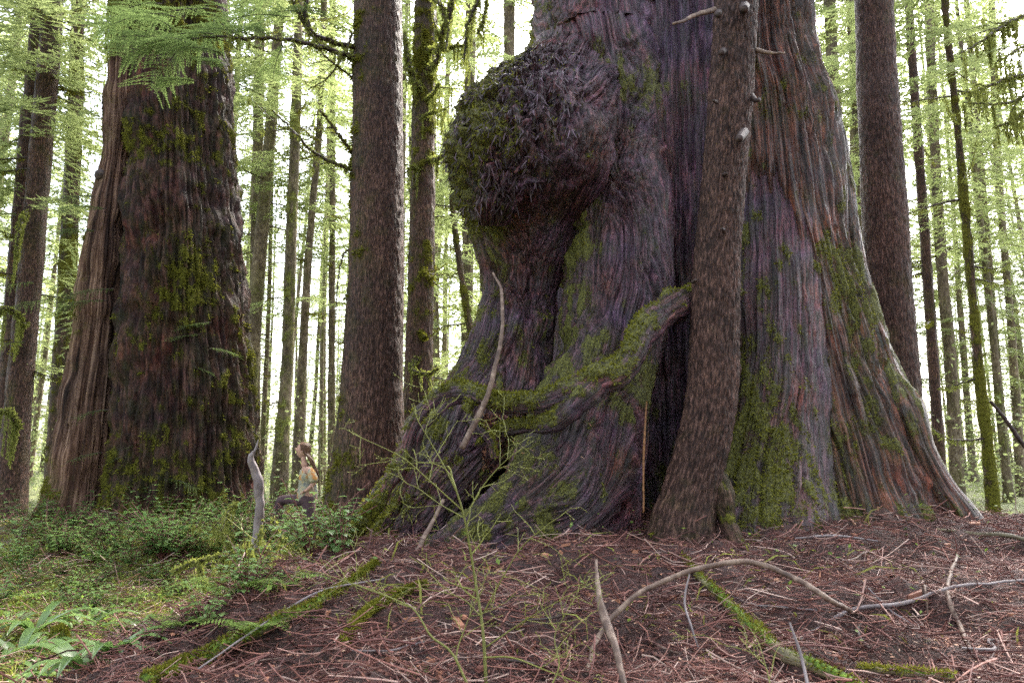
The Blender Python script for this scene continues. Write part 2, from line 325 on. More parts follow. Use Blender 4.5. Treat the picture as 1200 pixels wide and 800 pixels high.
# ------------------------------------------------------------------ the giant cedar
def px_path(pts, n):
    """pts (px, py, depth, radius_px) -> world path (n,3), radii (n)"""
    a = []
    for x, y, Yd, r in pts:
        p, s = Pt(x, y, Yd); a.append([*p, r * s])
    a = catmull(a, 5 * n); d_ = a[:, :3] - np.array([0, 0, CAMZ]); py = 400 - F * (d_ @ CU) / (d_ @ CF)
    wt = np.where((py > -45) & (py < 675), 1., .16); L = np.linalg.norm(np.diff(a[:, :3], axis=0), axis=1) * (wt[1:] + wt[:-1]) / 2
    cu = np.concatenate([[0], np.cumsum(L)]); u = np.linspace(0, cu[-1], n); a = np.stack([np.interp(u, cu, a[:, k]) for k in range(4)], -1)
    return a[:, :3], np.maximum(a[:, 3], 0.004)
GT = {  # name: (points, rings, segments, horizontal, fluting, fibre, tone, moss)
 'core':  ([(790, -420, 9.9, 150), (790, 0, 9.75, 152), (794, 200, 9.75, 160), (794, 350, 9.9, 160), (800, 500, 10.1, 175), (808, 620, 10.2, 200), (808, 720, 10.2, 210)], 210, 300, True, .09, 1.3, .75, .0),
 'right': ([(882, -420, 8.5, 55), (885, 0, 8.3, 62), (898, 150, 8.2, 76), (908, 280, 8.1, 82), (925, 370, 8.0, 87), (943, 460, 7.9, 98), (960, 560, 7.8, 118), (974, 630, 7.7, 140), (990, 720, 7.7, 170)], 320, 460, True, .10, 1.25, .12, .10),
 'bulge': ([(895, 120, 8.0, 30), (902, 250, 7.75, 48), (905, 350, 7.5, 55), (905, 440, 7.3, 60), (900, 510, 7.15, 64), (893, 570, 7.0, 76), (884, 620, 6.9, 92), (880, 700, 6.8, 104)], 330, 300, True, .03, .55, .62, .03),
 'ridge_mid': ([(935, 200, 7.7, 22), (945, 330, 7.5, 27), (952, 450, 7.35, 32), (958, 540, 7.2, 38), (964, 600, 7.1, 44), (966, 690, 7.0, 52)], 260, 130, True, .03, 1.0, .35, .28),
 'ridge_right': ([(952, 260, 7.95, 28), (974, 420, 7.7, 40), (1000, 520, 7.5, 48), (1028, 590, 7.35, 58), (1060, 640, 7.2, 74), (1070, 710, 7.1, 80)], 280, 220, True, .07, 1.2, .30, .14),
 'middle': ([(712, -420, 8.2, 62), (704, 0, 8.2, 66), (706, 80, 8.1, 66), (722, 160, 7.95, 58), (728, 250, 7.8, 62), (726, 330, 7.6, 65), (716, 400, 7.4, 61), (700, 460, 7.15, 64), (680, 530, 6.85, 76), (648, 590, 6.55, 70), (590, 632, 6.3, 56), (535, 662, 6.1, 46), (480, 698, 6.0, 36)], 420, 340, False, .035, .75, .62, .14),
 'middle_foot': ([(700, 440, 7.4, 42), (694, 520, 7.15, 56), (680, 590, 6.95, 74), (668, 640, 6.85, 88), (660, 710, 6.8, 96)], 220, 300, True, .03, .75, .66, .10),
 'left': ([(672, -420, 8.4, 46), (669, 0, 8.3, 48), (668, 60, 8.2, 52), (655, 88, 8.0, 66), (641, 112, 7.65, 78), (630, 138, 7.45, 91), (625, 165, 7.35, 96), (621, 205, 7.32, 97), (617, 240, 7.48, 84), (613, 274, 7.8, 64), (611, 312, 7.9, 53), (608, 345, 7.98, 46), (602, 385, 7.7, 50), (590, 430, 7.7, 60), (572, 475, 7.5, 68), (545, 520, 7.3, 64), (506, 570, 7.05, 64), (466, 622, 6.85, 64), (434, 690, 6.7, 70)], 430, 400, True, .03, .75, .60, .10),
 'right_root': ([(978, 120, 8.1, 8), (994, 240, 7.95, 11), (1009, 330, 7.75, 13), (1028, 400, 7.6, 14), (1046, 445, 7.4, 16), (1063, 480, 7.25, 21), (1080, 525, 7.15, 17), (1102, 568, 7.1, 19), (1126, 604, 7.0, 23), (1150, 645, 6.95, 26)], 200, 44, False, .010, .3, .1, .22),
 'back_root': ([(640, 440, 8.6, 50), (615, 500, 8.4, 66), (590, 570, 8.2, 80), (570, 640, 8.1, 95), (560, 710, 8.0, 105)], 110, 130, True, .05, .9, .3, -.1),
 'burl_lip': ([(718, 96, 7.6, 14), (695, 108, 7.3, 30), (678, 128, 7.1, 40), (660, 142, 7.0, 44), (640, 155, 6.95, 48), (605, 185, 6.9, 48), (580, 225, 7.0, 40), (575, 258, 7.2, 24)], 260, 220, False, .05, .7, .6, -.12),
}
giant = empty('giant_cedar', (TC[0], 8.8, ground_h(TC[0], 8.8)), 'giant old cedar with bulging burl and spreading fluted base rising from the litter mound', 'tree')
axes = {}
for k, v in GT.items():
    p, r = px_path(v[0], 20); axes[k] = (p, r)
def dist_tube(V, p, r):
    d = np.full(len(V), 1e9, np.float32); V = V.astype(np.float32)
    for i in range(len(p) - 1):
        a = p[i].astype(np.float32); ab = (p[i + 1] - p[i]).astype(np.float32); L = float(ab @ ab) + 1e-9
        t = np.clip(((V - a) @ ab) / L, 0, 1)
        q = np.linalg.norm(V - a - t[:, None] * ab, axis=1) - (r[i] * (1 - t) + r[i + 1] * t)
        d = np.minimum(d, q)
    return d
allV, allF, allG, allM, allT = [], [], [], [], []
off = 0
for ki, (k, (pts, ns, nt_, hor, flute, fib, tone, moss)) in enumerate(GT.items()):
    ns, nt_ = int(ns * .86), int(nt_ * .86); path, rad = px_path(pts, ns)
    V, rd, G = tube(path, rad, nt_, hor, 0.55)
    Gs = G + ki * 13.7
    # wavy grain
    s = G[..., 2:3]
    wob = (fbm(np.concatenate([G[..., :2] * 1.2, s * 0.9], -1) + ki, 2)[..., None] - 0.5)
    if k in ('left', 'middle', 'middle_foot'):
        wob = wob * 1.5 + 0.06 * np.sin(s * 5.5 + 1.0) * np.exp(-((V[..., 2:3] - 2.6) / 0.8) ** 2)
    else: wob = wob * 0.22
    Gs = Gs + np.concatenate([wob, wob * 0.6, s * 0], -1)
    st = np.array([1, 1, 0.07], np.float32)
    lowf = ridge(Gs * np.array([2.2, 2.2, 0.16])) * .65 + ridge(Gs * np.array([4.6, 4.6, .25]) + 5) * .35
    d = flute * 2.0 * (lowf - 0.6)
    jz = vnoise(Gs * np.array([6, 6, .3]))
    cg = Gs * np.array([15, 15, .7]); cg = cg + np.stack([jz * 1.2, jz * 0, jz * 3], -1)
    c2 = Gs * np.array([34, 34, 1.3]) + np.stack([jz, jz * 0, jz * 5], -1)
    d = d + fib * (.030 * (cell(cg) - .5) + .014 * (cell(c2) - .5))
    r1 = ridge(Gs * st * 11 + 3) ** 1.6; r2 = ridge(Gs * st * 24 + 8) ** 1.4; r3 = ridge(Gs * st * 52 + 2)
    d = d + fib * (-0.040 * r1 ** 2 - 0.032 * r2 ** 2 - 0.010 * r3 - 0.055 * ridge(Gs * np.array([5, 5, .28]) + 21) ** 6)
    d = d + 0.05 * (fbm(V * 1.6, 3) - 0.5) - fib * .05 * ridge(Gs * np.array([7, 7, .35]) + 31) ** 14
    # horizontal puckers of the smooth lobes
    if k in ('bulge', 'left', 'middle'):
        d = d + 0.012 * (fbm(np.concatenate([Gs[..., :2] * 1.5, Gs[..., 2:] * 7], -1), 2) - .5) * 2
    if k in ('left', 'middle', 'middle_foot'):
        for hp_, hr_, ha_ in ((P(640, 505, 6.6), .18, .22), (P(650, 400, 7.2), .16, .15)):
            d = d - ha_ * np.exp(-(((V - hp_) ** 2) * [1, .3, 1.3]).sum(-1) / hr_ ** 2)
    if k in ('left', 'burl_lip'):
        bz = V[..., 2]; top = P(620, 80, 7.6)[2]; bot = P(620, 290, 7.6)[2]
        wgt = sstep(bot, bot + .5, bz) * (1 - sstep(top, top + .45, bz))
        xw = .25 + .75 * sstep(P(700, 150, 7)[0], P(620, 150, 7)[0], V[..., 0])
        d = d + wgt * xw * (0.26 * (fbm(V * 3.1 + 2, 4) - 0.5) + 0.30 * (fbm(V * 9, 4) - 0.5) - .07 * ridge(V * 14) ** 3)
        moss_a = moss + 0.30 * wgt * sstep(P(650, 150, 7)[0], P(560, 150, 7)[0], V[..., 0]) - .25 * wgt * sstep(P(620, 150, 7)[0], P(680, 150, 7)[0], V[..., 0])
    else: moss_a = np.full(V.shape[:2], moss)
    Vf = V.reshape(-1, 3)
    low = np.exp(-np.maximum(Vf[:, 2] - 0.9, 0) / 0.8) * 0.12
    big = (fbm(Vf * 0.9 + 11, 3) - 0.5) * 1.1 + .04 + .26 * np.clip(-rd.reshape(-1, 3)[:, 0], 0, 1)
    MM = moss_a.ravel() + low + big + 1.15 * (fbm(np.concatenate([Vf[:, :2] * 10, Vf[:, 2:] * 5], -1) + 3, 4) - .5)
    d = d + .018 * sstep(.38, .6, MM).reshape(d.shape) * (0.5 + fbm(V * 30, 2))
    V = V + rd * d[..., None]
    Vf = V.reshape(-1, 3); push = np.zeros(len(Vf)); inside = np.zeros(len(Vf), bool)
    for k2, (p2, r2_) in axes.items():
        if k2 == k: continue
        dj = dist_tube(Vf, p2, r2_); kk = 0.14 if k2 not in ('right_root',) else 0.06
        if k == 'right_root': kk = 0.06
        push += kk / 4 * np.clip(1 - np.abs(dj) / kk, 0, 1) ** 2
        inside |= dj < -0.26
    Vf = Vf + rd.reshape(-1, 3) * np.minimum(push, 0.10)[:, None]
    Fc = grid_faces(ns, nt_)
    keep = ~inside[Fc].all(1)
    gz = ground_h(Vf[:, 0], Vf[:, 1]); keep &= ~(Vf[Fc][:, :, 2] < gz[Fc] - 0.25).all(1)
    Fc = Fc[keep]
    allV.append(Vf); allF.append(Fc + off); off += len(Vf)
    allG.append((Gs).reshape(-1, 3)); 
    allM.append(MM); allT.append(np.full(len(Vf), tone) + (fbm(Vf * 1.1 + 50, 2) - .5) * .5)
    print('giant', k, len(Fc))
V = np.concatenate(allV); Fc = np.concatenate(allF)
used = np.zeros(len(V), bool); used[Fc] = True; remap = np.cumsum(used) - 1
V = V[used]; Fc = remap[Fc]; G = np.concatenate(allG)[used]; Mo = np.concatenate(allM)[used]; To = np.concatenate(allT)[used]
part('trunk', V, Fc, M['giant'], giant, {'grain': G, 'moss': Mo, 'tone': To})
GIANT_V, GIANT_M = V, Mo

def tufts(name, pts, nrm, parent, mat, ln=(0.02, 0.05), wd=0.012, droop=0.4, kind='stuff', world=True):
    """small moss blades growing from surface points"""
    k = len(pts); L = rng.uniform(*ln, k)[:, None]; 
    dr = nrm + rng.normal(0, .5, (k, 3)) + np.array([0, 0, -droop]); dr /= np.linalg.norm(dr, axis=1, keepdims=True)
    sd_ = np.cross(dr, rng.normal(0, 1, (k, 3))); sd_ /= np.linalg.norm(sd_, axis=1, keepdims=True); sd_ *= wd
    a = pts - sd_; b_ = pts + sd_; c = pts + dr * L + sd_ * .3; d = pts + dr * L - sd_ * .3
    V = np.stack([a, b_, c, d], 1).reshape(-1, 3); Q = np.arange(4 * k).reshape(-1, 4)
    return part(name, V, Q, mat, parent, {'rnd': np.repeat(rng.random(k), 4)}, False, kind=kind)
def vnormals(V, Fc):
    n_ = np.cross(V[Fc[:, 1]] - V[Fc[:, 0]], V[Fc[:, 3]] - V[Fc[:, 0]]); N = np.zeros_like(V)
    for k in range(4): np.add.at(N, Fc[:, k], n_)
    return N / np.maximum(np.linalg.norm(N, axis=1, keepdims=True), 1e-9)
N = vnormals(V, Fc)
cen = np.array([TC[0], 9.0, 0]); outw = V - cen; flip = np.sign((N * outw).sum(1)).mean() < 0
if flip: N = -N
mossp = Mo + 0.15 * N[:, 2]
front = V[:, 1] < 9.0
def pick(prob, cnt):
    prob = np.clip(prob, 0, None); prob = prob / prob.sum(); return rng.choice(len(prob), cnt, p=prob)
ix = pick(np.clip(mossp - 0.38, 0, .3) * front * (V[:, 2] < 7.5), 34000)
tufts('moss', V[ix], N[ix], giant, M['mossy'], (0.012, 0.035), 0.007)
M['scrap'] = plain_mat('burl_scraps', [(0.0, (0.004, 0.002, 0.003)), (0.6, (0.035, 0.018, 0.022)), (1.0, (0.16, 0.10, 0.15))], 0.5)  # lightest step paints violet highlights into the scrap colour
# ragged bark scraps and hanging moss covering the burl
top = P(620, 80, 7.6)[2]; bot = P(620, 275, 7.6)[2]
onb = (V[:, 2] > bot) & (V[:, 2] < top + .2) & (V[:, 0] < P(690, 200, 7.2)[0]) & (V[:, 1] < 8.2)
onb = onb * sstep(bot - .1, bot + .9, V[:, 2]) * sstep(P(700, 100, 7.2)[0], P(610, 100, 7.2)[0], V[:, 0] + .25 * (top - V[:, 2]) * 0)
ix = pick(onb * np.clip(.35 + .8 * N[:, 2] - .3 * N[:, 0], .05, 1), 10000)
tufts('burl_bark_scrap', V[ix], N[ix], giant, M['scrap'], (0.04, 0.12), 0.007, 2.0)
lc = P(628, 520, 6.9); led = (np.abs(V - lc) < [.5, .9, .28]).all(1) * np.clip(N[:, 2] + .1, 0.02, 1)
ix = pick(led, 5000); tufts('ledge_litter', V[ix], N[ix], giant, M['chips'], (0.015, 0.05), 0.006, -.1)
onb2 = onb * np.clip(.25 + .3 * N[:, 2] - .8 * N[:, 0], 0.0, 1) * (fbm(V * 4 + 7, 2) > .5)
ix = pick(onb2, 4500); tufts('burl_moss', V[ix], N[ix], giant, M['mossy'], (0.015, 0.04), 0.005, 1.8)

# ------------------------------------------------------------------ trees made of one column
def column_tree(name, pts, ns, nt_, mat, label, moss=0.0, flute=.02, scale_n=18, amp=.012, stretch=.4, hor=True, group=None, cat='tree', buttress=None, tone=0.0, moss_side=0.0, extra_moss=0):
    if nt_ > 100: ns, nt_ = int(ns * .86), int(nt_ * .86)
    path, rad = px_path(pts, ns)
    root = empty(name, (path[-1][0], path[-1][1], float(ground_h(path[-1][0], path[-1][1]))), label, cat, group)
    V, rd, G = tube(path, rad, nt_, hor, 0.45)
    off_ = rng.uniform(0, 50); Gs = G + off_
    d = flute * 2 * (ridge(Gs * np.array([1.6, 1.6, 0.12])) * .6 + ridge(Gs * np.array([3.7, 3.7, .2])) * .4 - .6)
    q = Gs * np.array([1, 1, stretch])
    jz = vnoise(Gs * np.array([4, 4, 1.]))
    d = d - amp * (ridge(q * scale_n) ** 2) - amp * .5 * ridge(q * scale_n * 2.3)
    cg = q * scale_n * 1.5 + np.stack([jz, jz * 0, jz * 2], -1); d = d + amp * .9 * (cell(cg) - .5) + amp * .5 * (cell(cg * 2.2) - .5)
    d = d + (fbm(V * 2, 2) - .5) * amp * 3
    V = V + rd * d[..., None]
    hgt = V[..., 2] - root.location.z
    mo = moss + (fbm(V * 0.8 + off_, 3) - .5) * .8 + .25 * np.exp(-hgt / 0.9) + moss_side * (-rd[..., 0]) * .5 + 1.0 * (fbm(V * 7 + 5, 4) - .5)
    d2_ = .02 * sstep(.38, .6, mo) * (.5 + fbm(V * 25, 2)); V = V + rd * d2_[..., None]
    part('trunk', V.reshape(-1, 3), grid_faces(ns, nt_), mat, root, {'grain': Gs.reshape(-1, 3), 'moss': mo.ravel(), 'tone': np.full(ns * nt_, tone)})
    if extra_moss:
        Vf = V.reshape(-1, 3); Nf = rd.reshape(-1, 3); fr = (Nf[:, 1] < .3)
        ix = pick(np.clip(mo.ravel() - .38, 0, .3) * fr, extra_moss)
        tufts('moss', Vf[ix], Nf[ix], root, M['mossy'], (0.02, 0.06), 0.010)
    return root, path, rad

lean, lp, lr = column_tree('leaning_hemlock', [(872, -420, 6.95, 27), (866, -60, 6.75, 25), (863, 0, 6.7, 25), (857, 100, 6.62, 25.5), (849, 200, 6.55, 26), (841, 300, 6.45, 27), (837, 400, 6.35, 29), (836, 450, 6.3, 30), (827, 510, 6.25, 31), (812, 565, 6.2, 33), (800, 612, 6.15, 39), (794, 680, 6.1, 50)],
    330, 150, M['hemlock'], 'reddish hemlock pressed against the front of the giant cedar with arching aerial root', -.1, .012, 34, .011, .35, True, extra_moss=2500)
lcedar, _, _ = column_tree('old_cedar', [(209, -420, 13.3, 51), (209, 0, 13.2, 53), (211, 100, 13.1, 57), (213, 200, 13.1, 60), (216, 300, 13, 65), (217, 400, 13, 72), (218, 480, 13, 76), (217, 560, 13, 82), (216, 640, 13, 94)],
    300, 330, M['cedar'], 'massive dark shaggy cedar with mossy bark standing left of the person', .30, .14, 14, .075, .09, True, tone=.25, extra_moss=16000)
snag, _, _ = column_tree('dead_snag', [(137, -10, 12.6, 6), (143, 15, 12.6, 11), (141, 100, 12.5, 15), (136, 180, 12.6, 18), (123, 280, 12.6, 22), (114, 380, 12.6, 25), (103, 470, 12.6, 29), (92, 560, 12.6, 33), (84, 650, 12.6, 40)],
    300, 220, M['snag'], 'pale weathered split snag leaning behind the dark shaggy cedar', -.05, .06, 12, .05, .04, True, moss_side=.45, extra_moss=3000)
mid, _, _ = column_tree('hemlock', [(443, -420, 10.3, 26), (443, 0, 10.2, 28.5), (443, 150, 10.1, 29.5), (441, 300, 10.05, 32), (438, 400, 10, 35), (435, 480, 10, 38), (430, 550, 10, 43), (426, 620, 10, 52), (424, 680, 10, 60)],
    270, 140, M['hemlock'], 'straight brown hemlock standing between the person and the burl cedar', .06, .012, 24, .012, .35, moss_side=.5, extra_moss=4000)
rhem, _, _ = column_tree('hemlock', [(1018, -420, 11.6, 18), (1024, 0, 11.5, 21), (1031, 150, 11.3, 23.5), (1038, 280, 11.2, 25.5), (1045, 400, 11.1, 27), (1052, 500, 11, 28.5), (1058, 600, 11, 34), (1060, 660, 11, 40)],
    250, 120, M['hemlock'], 'straight dark hemlock just right of the giant cedar', .04, .01, 22, .012, .35, extra_moss=1800)
bhem, _, _ = column_tree('hemlock', [(502, -300, 13.6, 11), (499, 0, 13.5, 13), (496, 150, 13.4, 14), (494, 300, 13.3, 15.5), (490, 450, 13.2, 17), (487, 560, 13.1, 21), (486, 640, 13, 26)],
    240, 90, M['hemlock'], 'mossy hemlock with draped branches just right of the brown hemlock', .25, .01, 16, .014, .4, extra_moss=3500)
slim = []
SL = [  # pts, label, moss
 ([(55, -250, 14.5, 8), (47, 0, 14.4, 9), (31, 180, 14.3, 10), (20, 330, 14.2, 11), (8, 480, 14.1, 12), (-4, 640, 14, 17)], 'grey leaning trunk, the outer one of the pair by the left edge', .0),
 ([(75, -250, 14.0, 10), (63, 0, 14, 11), (50, 150, 13.9, 12), (38, 300, 13.8, 13), (26, 420, 13.7, 14), (14, 560, 13.6, 17), (10, 640, 13.5, 21)], 'brown leaning trunk, the inner one of the pair by the left edge', .05),
 ([(97, -250, 18.5, 6), (92, 0, 18.4, 7), (88, 130, 18.3, 8), (81, 280, 18.2, 9.5), (73, 420, 18.1, 10), (64, 560, 18, 11), (60, 620, 18, 14)], 'slim mossy trunk between the leaning pair and the pale snag', .35),
 ([(352, -200, 20, 5), (350, 0, 20, 5.2), (346, 150, 20, 6), (341, 280, 20, 6.5), (337, 420, 20, 7.2), (330, 520, 19.5, 9), (326, 600, 19.5, 12)], 'slim dark mossy trunk just left of the person', .3),
 ([(382, -100, 23, 3.5), (376, 120, 23, 4), (363, 280, 23, 4.5), (354, 430, 23, 5.5), (347, 600, 23, 8)], 'brown trunk rising right behind the person', .1),
 ([(306, -200, 26, 5.5), (304, 60, 26, 6), (300, 280, 26, 6.5), (298, 450, 26, 7), (296, 600, 26, 9)], 'pale mossy trunk beside the right edge of the shaggy cedar', .25),
 ([(391, -100, 26, 3), (390, 150, 26, 3.5), (389, 350, 26, 4), (388, 600, 26, 5)], 'thin pale trunk between the person and brown hemlock', .15),
 ([(552, -250, 22, 6), (552, 0, 22, 6.5), (550, 130, 22, 6.5), (548, 300, 22, 7), (547, 430, 22, 7.5), (545, 600, 22, 9)], 'brown trunk passing behind the left side of the burl', .1),
 ([(597, -200, 26, 6.5), (597, 0, 26, 7), (596, 200, 26, 7), (595, 600, 26, 8)], 'pale trunk showing just above the burl', .05),
 ([(526, 180, 17, 3), (532, 260, 16.8, 3.5), (543, 340, 16.6, 4), (556, 420, 16.4, 4.5), (570, 560, 16, 6)], 'thin mossy trunk leaning towards the burl from the left', .35),
 ([(968, -200, 24, 6), (972, 0, 24, 6.5), (980, 150, 24, 7), (988, 300, 24, 7.5), (996, 600, 24, 10)], 'pale mossy trunk squeezed between the giant cedar and dark hemlock', .25),
 ([(1052, -250, 17.5, 4.5), (1065, 0, 17.4, 5), (1074, 140, 17.3, 5.5), (1084, 280, 17.2, 6), (1092, 400, 17.1, 6.5), (1100, 520, 17, 7), (1106, 620, 17, 10)], 'slim dark trunk right of the dark hemlock', .08),
 ([(1090, -250, 14, 3), (1107, 0, 14, 3.6), (1121, 140, 14, 4.2), (1134, 280, 14, 5), (1146, 420, 14, 5.5), (1158, 530, 14, 6.3), (1168, 640, 14, 9)], 'slim moss green trunk, the closest one at the right edge', .45),
 ([(1085, -100, 24, 5), (1092, 100, 24, 5.5), (1103, 300, 24, 6), (1114, 430, 24, 6.5), (1124, 600, 24, 9)], 'grey trunk between the slim dark and moss green trunks', .05),
 ([(1128, -50, 26, 3), (1150, 200, 26, 3.6), (1166, 400, 26, 4), (1184, 600, 26, 5)], 'thin brown trunk just right of the moss green trunk', .1),
 ([(1160, -50, 28, 3.5), (1170, 200, 28, 4), (1186, 400, 28, 4.4), (1198, 600, 28, 6)], 'thin pale trunk close to the right edge', .1),
]
for pts, lab, mo in SL:
    slim.append(column_tree('conifer', pts, 110, 36, M['hemlock' if pts[2][2] < 19 else 'hazed_bark'], lab, mo, .01, 12, .012, .4, group='slim conifers around the big trunks', extra_moss=900 if mo > .2 and pts[2][2] < 21 else 0))

# ------------------------------------------------------------------ roots of the leaning hemlock
def root_piece(pts, ns, nt_, mat, parent, name='root', moss=.42, amp=.012, tone=.6, tuft=0, extra=None, label=None):
    path, rad = px_path(pts, ns); path = path + 0.07 * (np.stack([fbm(path * 3.5 + k * 7, 2) for k in range(3)], -1) - .5); rad = rad * (.8 + .5 * fbm(path * 4 + 3, 2))
    V, rd, G = tube(path, rad, nt_, False, .3)
    Gs = G + rng.uniform(0, 40); q = Gs * np.array([1, 1, .12])
    d = -amp * ridge(q * 22) ** 1.5 - amp * .5 * ridge(q * 50) + rad[:, None] * .45 * (fbm(V * 7, 3) - .5)
    d = d + rad[:, None] * .25 * (fbm(V * 14, 2) - .5); V = V + rd * d[..., None]; up = rd[..., 2]
    mo = moss - .05 + .35 * up + (fbm(V * 2.2, 2) - .5) * .9 + (fbm(V * 12, 3) - .5) * .9; V = V + rd * (.012 * sstep(.38, .6, mo))[..., None]
    o = part(name, V.reshape(-1, 3), grid_faces(ns, nt_), mat, parent, {'grain': Gs.reshape(-1, 3), 'moss': mo.ravel(), 'tone': np.full(ns * nt_, tone)}, label=label)
    if tuft:
        Vf = V.reshape(-1, 3); ix = pick(np.clip(mo.ravel() - .36, 0, .4), tuft)
        tufts('moss', Vf[ix], rd.reshape(-1, 3)[ix], parent if parent.type == 'EMPTY' else o, M['mossy'], (0.012, 0.035), .007, .3)
    return o
AR = [(860, 340, 7.1, 15), (822, 346, 6.85, 16), (785, 362, 6.45, 17), (752, 396, 6.15, 18), (728, 432, 6.0, 17), (692, 448, 5.98, 17), (655, 462, 6.0, 14), (615, 473, 6.05, 13), (578, 470, 6.15, 13), (545, 463, 6.35, 12), (515, 468, 6.4, 11), (492, 490, 6.4, 11), (474, 530, 6.35, 10), (452, 570, 6.25, 9), (425, 610, 6.15, 8), (400, 645, 6.05, 9), (378, 690, 6.0, 8)]
root_piece(AR, 420, 56, M['giant'], lean, tuft=5000, label='thick mossy root arching across the burl cedar')
root_piece([(712, 436, 6.0, 14), (680, 466, 5.92, 14), (650, 492, 5.98, 13), (618, 498, 6.12, 9), (590, 503, 6.2, 8), (560, 520, 6.3, 6)], 160, 30, M['giant'], lean, tuft=900)
root_piece([(560, 468, 6.3, 9), (548, 484, 6.2, 7), (560, 500, 6.15, 6.5), (573, 515, 6.15, 6), (580, 535, 6.2, 5)], 90, 24, M['giant'], lean, tuft=300)
root_piece([(540, 470, 6.4, 7), (518, 478, 6.3, 6), (498, 500, 6.25, 6), (488, 530, 6.3, 5), (470, 575, 6.3, 5), (445, 612, 6.1, 4), (425, 650, 5.9, 4)], 120, 20, M['giant'], lean, tuft=400)
root_piece([(835, 560, 6.2, 16), (850, 600, 6.1, 14), (862, 640, 6.0, 12)], 60, 30, M['hemlock'], lean, moss=.2)
# branch stubs of the leaning hemlock
def stub(pts, r0, r1, parent, mat='stick', name='branch_stub', nt_=7, n_=10):
    mb = MB(); mb.tube([P(*p) for p in pts], r0, r1, n_, nt_, .5, .002); return mb.part(name, M[mat], parent)
stub([(838, 12, 6.55), (815, 18, 6.4), (800, 26, 6.3), (788, 28, 6.25)], .03, .012, lean)
stub([(882, 58, 6.6), (900, 62, 6.5), (920, 63, 6.45)], .028, .008, lean)
stub([(872, 155, 6.45), (868, 160, 6.2), (866, 163, 6.1)], .05, .035, lean, 'dark_stick')
stub([(880, 112, 6.5), (886, 118, 6.4), (890, 116, 6.35)], .03, .02, lean, 'dark_stick')
stub([(872, 8, 6.5), (872, 10, 6.3), (872, 12, 6.25)], .055, .04, lean, 'dark_stick')
stub([(848, 60, 6.45), (845, 62, 6.3)], .04, .03, lean, 'dark_stick', n_=4)
stub([(842, 16, 6.45), (842, 18, 6.3)], .04, .03, lean, 'dark_stick', n_=4)
for k, (x, y) in enumerate([(848, 205), (850, 270), (812, 330), (840, 120)]):
    stub([(x, y, 6.35), (x + 4 * (-1) ** k, y - 2, 6.15)], .02, .012, lean, 'dark_stick', n_=4)

# ------------------------------------------------------------------ foliage builders
def quads_from(p, d, s, L, Wd):
    """leaf diamonds: base p, direction d, side s"""
    L = np.asarray(L)[:, None]; Wd = np.asarray(Wd)[:, None]
    return np.stack([p, p + d * L * .45 + s * Wd, p + d * L, p + d * L * .45 - s * Wd], 1)
def unit(v): return v / np.maximum(np.linalg.norm(v, axis=-1, keepdims=True), 1e-9)
def bough(L, r, droop=.25, nlat=26, sub=3, lw=.022):
    """flat drooping conifer spray along +X; returns leaf quads (k,4,3) and branch polyline"""
    t = np.linspace(0.12, 1, nlat); ax = np.stack([t * L, 0.06 * L * np.sin(t * 3 + r.uniform(0, 6)), -droop * L * t ** 2 + .1 * L * t], -1)
    out = []
    for k in range(nlat):
        ll = L * (0.10 + .34 * (1 - abs(t[k] - .45) ** 1.3 * 1.4)) * r.uniform(.6, 1.1); ll = max(ll, .05)
        for sgn in (-1, 1):
            ang = sgn * r.uniform(.8, 1.2); d = np.array([math.cos(ang), math.sin(ang), r.uniform(-.35, .0)]); d /= np.linalg.norm(d)
            m = sub; q = (np.arange(m) + .0) / m
            base = ax[k] + d * ll * q[:, None] + np.array([0, 0, -1.]) * (q[:, None] ** 2) * ll * .25
            s = np.cross(d, [0, 0, 1]); s /= np.linalg.norm(s); s = s + r.normal(0, .15, (m, 3))
            out.append(quads_from(base, np.tile(d, (m, 1)) + r.normal(0, .08, (m, 3)), s, np.full(m, ll / m * 1.25), np.full(m, lw) * r.uniform(.7, 1.4, m)))
            # side shoots
            for z in (-1, 1):
                a2 = ang + z * .8; d2 = np.array([math.cos(a2), math.sin(a2), -.15])
                out.append(quads_from(base + d * ll / m * .5, np.tile(d2, (m, 1)) + r.normal(0, .1, (m, 3)), s, ll / m * r.uniform(.5, 1, m), np.full(m, lw * .8)))
    return np.concatenate(out), ax
def rotz(a): c, s = math.cos(a), math.sin(a); return np.array([[c, -s, 0], [s, c, 0], [0, 0, 1]])
def make_crown(seed, H=30, z0=4, n=70, Lmax=3.4, nlat=17, sub=3, lw=.034, low_sparse=True):
    r = np.random.default_rng(seed); V = []; Rn = []; mb = MB()
    for k in range(n):
        z = z0 + (H - z0) * (k + r.random()) / n
        if low_sparse and z < z0 + 3 and r.random() < .35: continue
        L = Lmax * (1 - .75 * ((z - z0) / (H - z0)) ** 1.6) * r.uniform(.55, 1.1); a = r.uniform(0, 2 * PI)
        q, ax = bough(L, r, r.uniform(.15, .45), nlat, sub, lw)
        M3 = rotz(a); q = q @ M3.T + np.array([0, 0, z]); ax = ax @ M3.T + np.array([0, 0, z])
        V.append(q); Rn.append(np.repeat(np.clip(r.normal(.5, .2) + r.normal(0, .2, len(q)), 0, 1), 4))
        mb.tube([[0, 0, z - .05], ax[len(ax) // 2], ax[-1]], .03, .006, 4, 3, .2)
    V = np.concatenate(V).reshape(-1, 3); return V, np.concatenate(Rn), mb
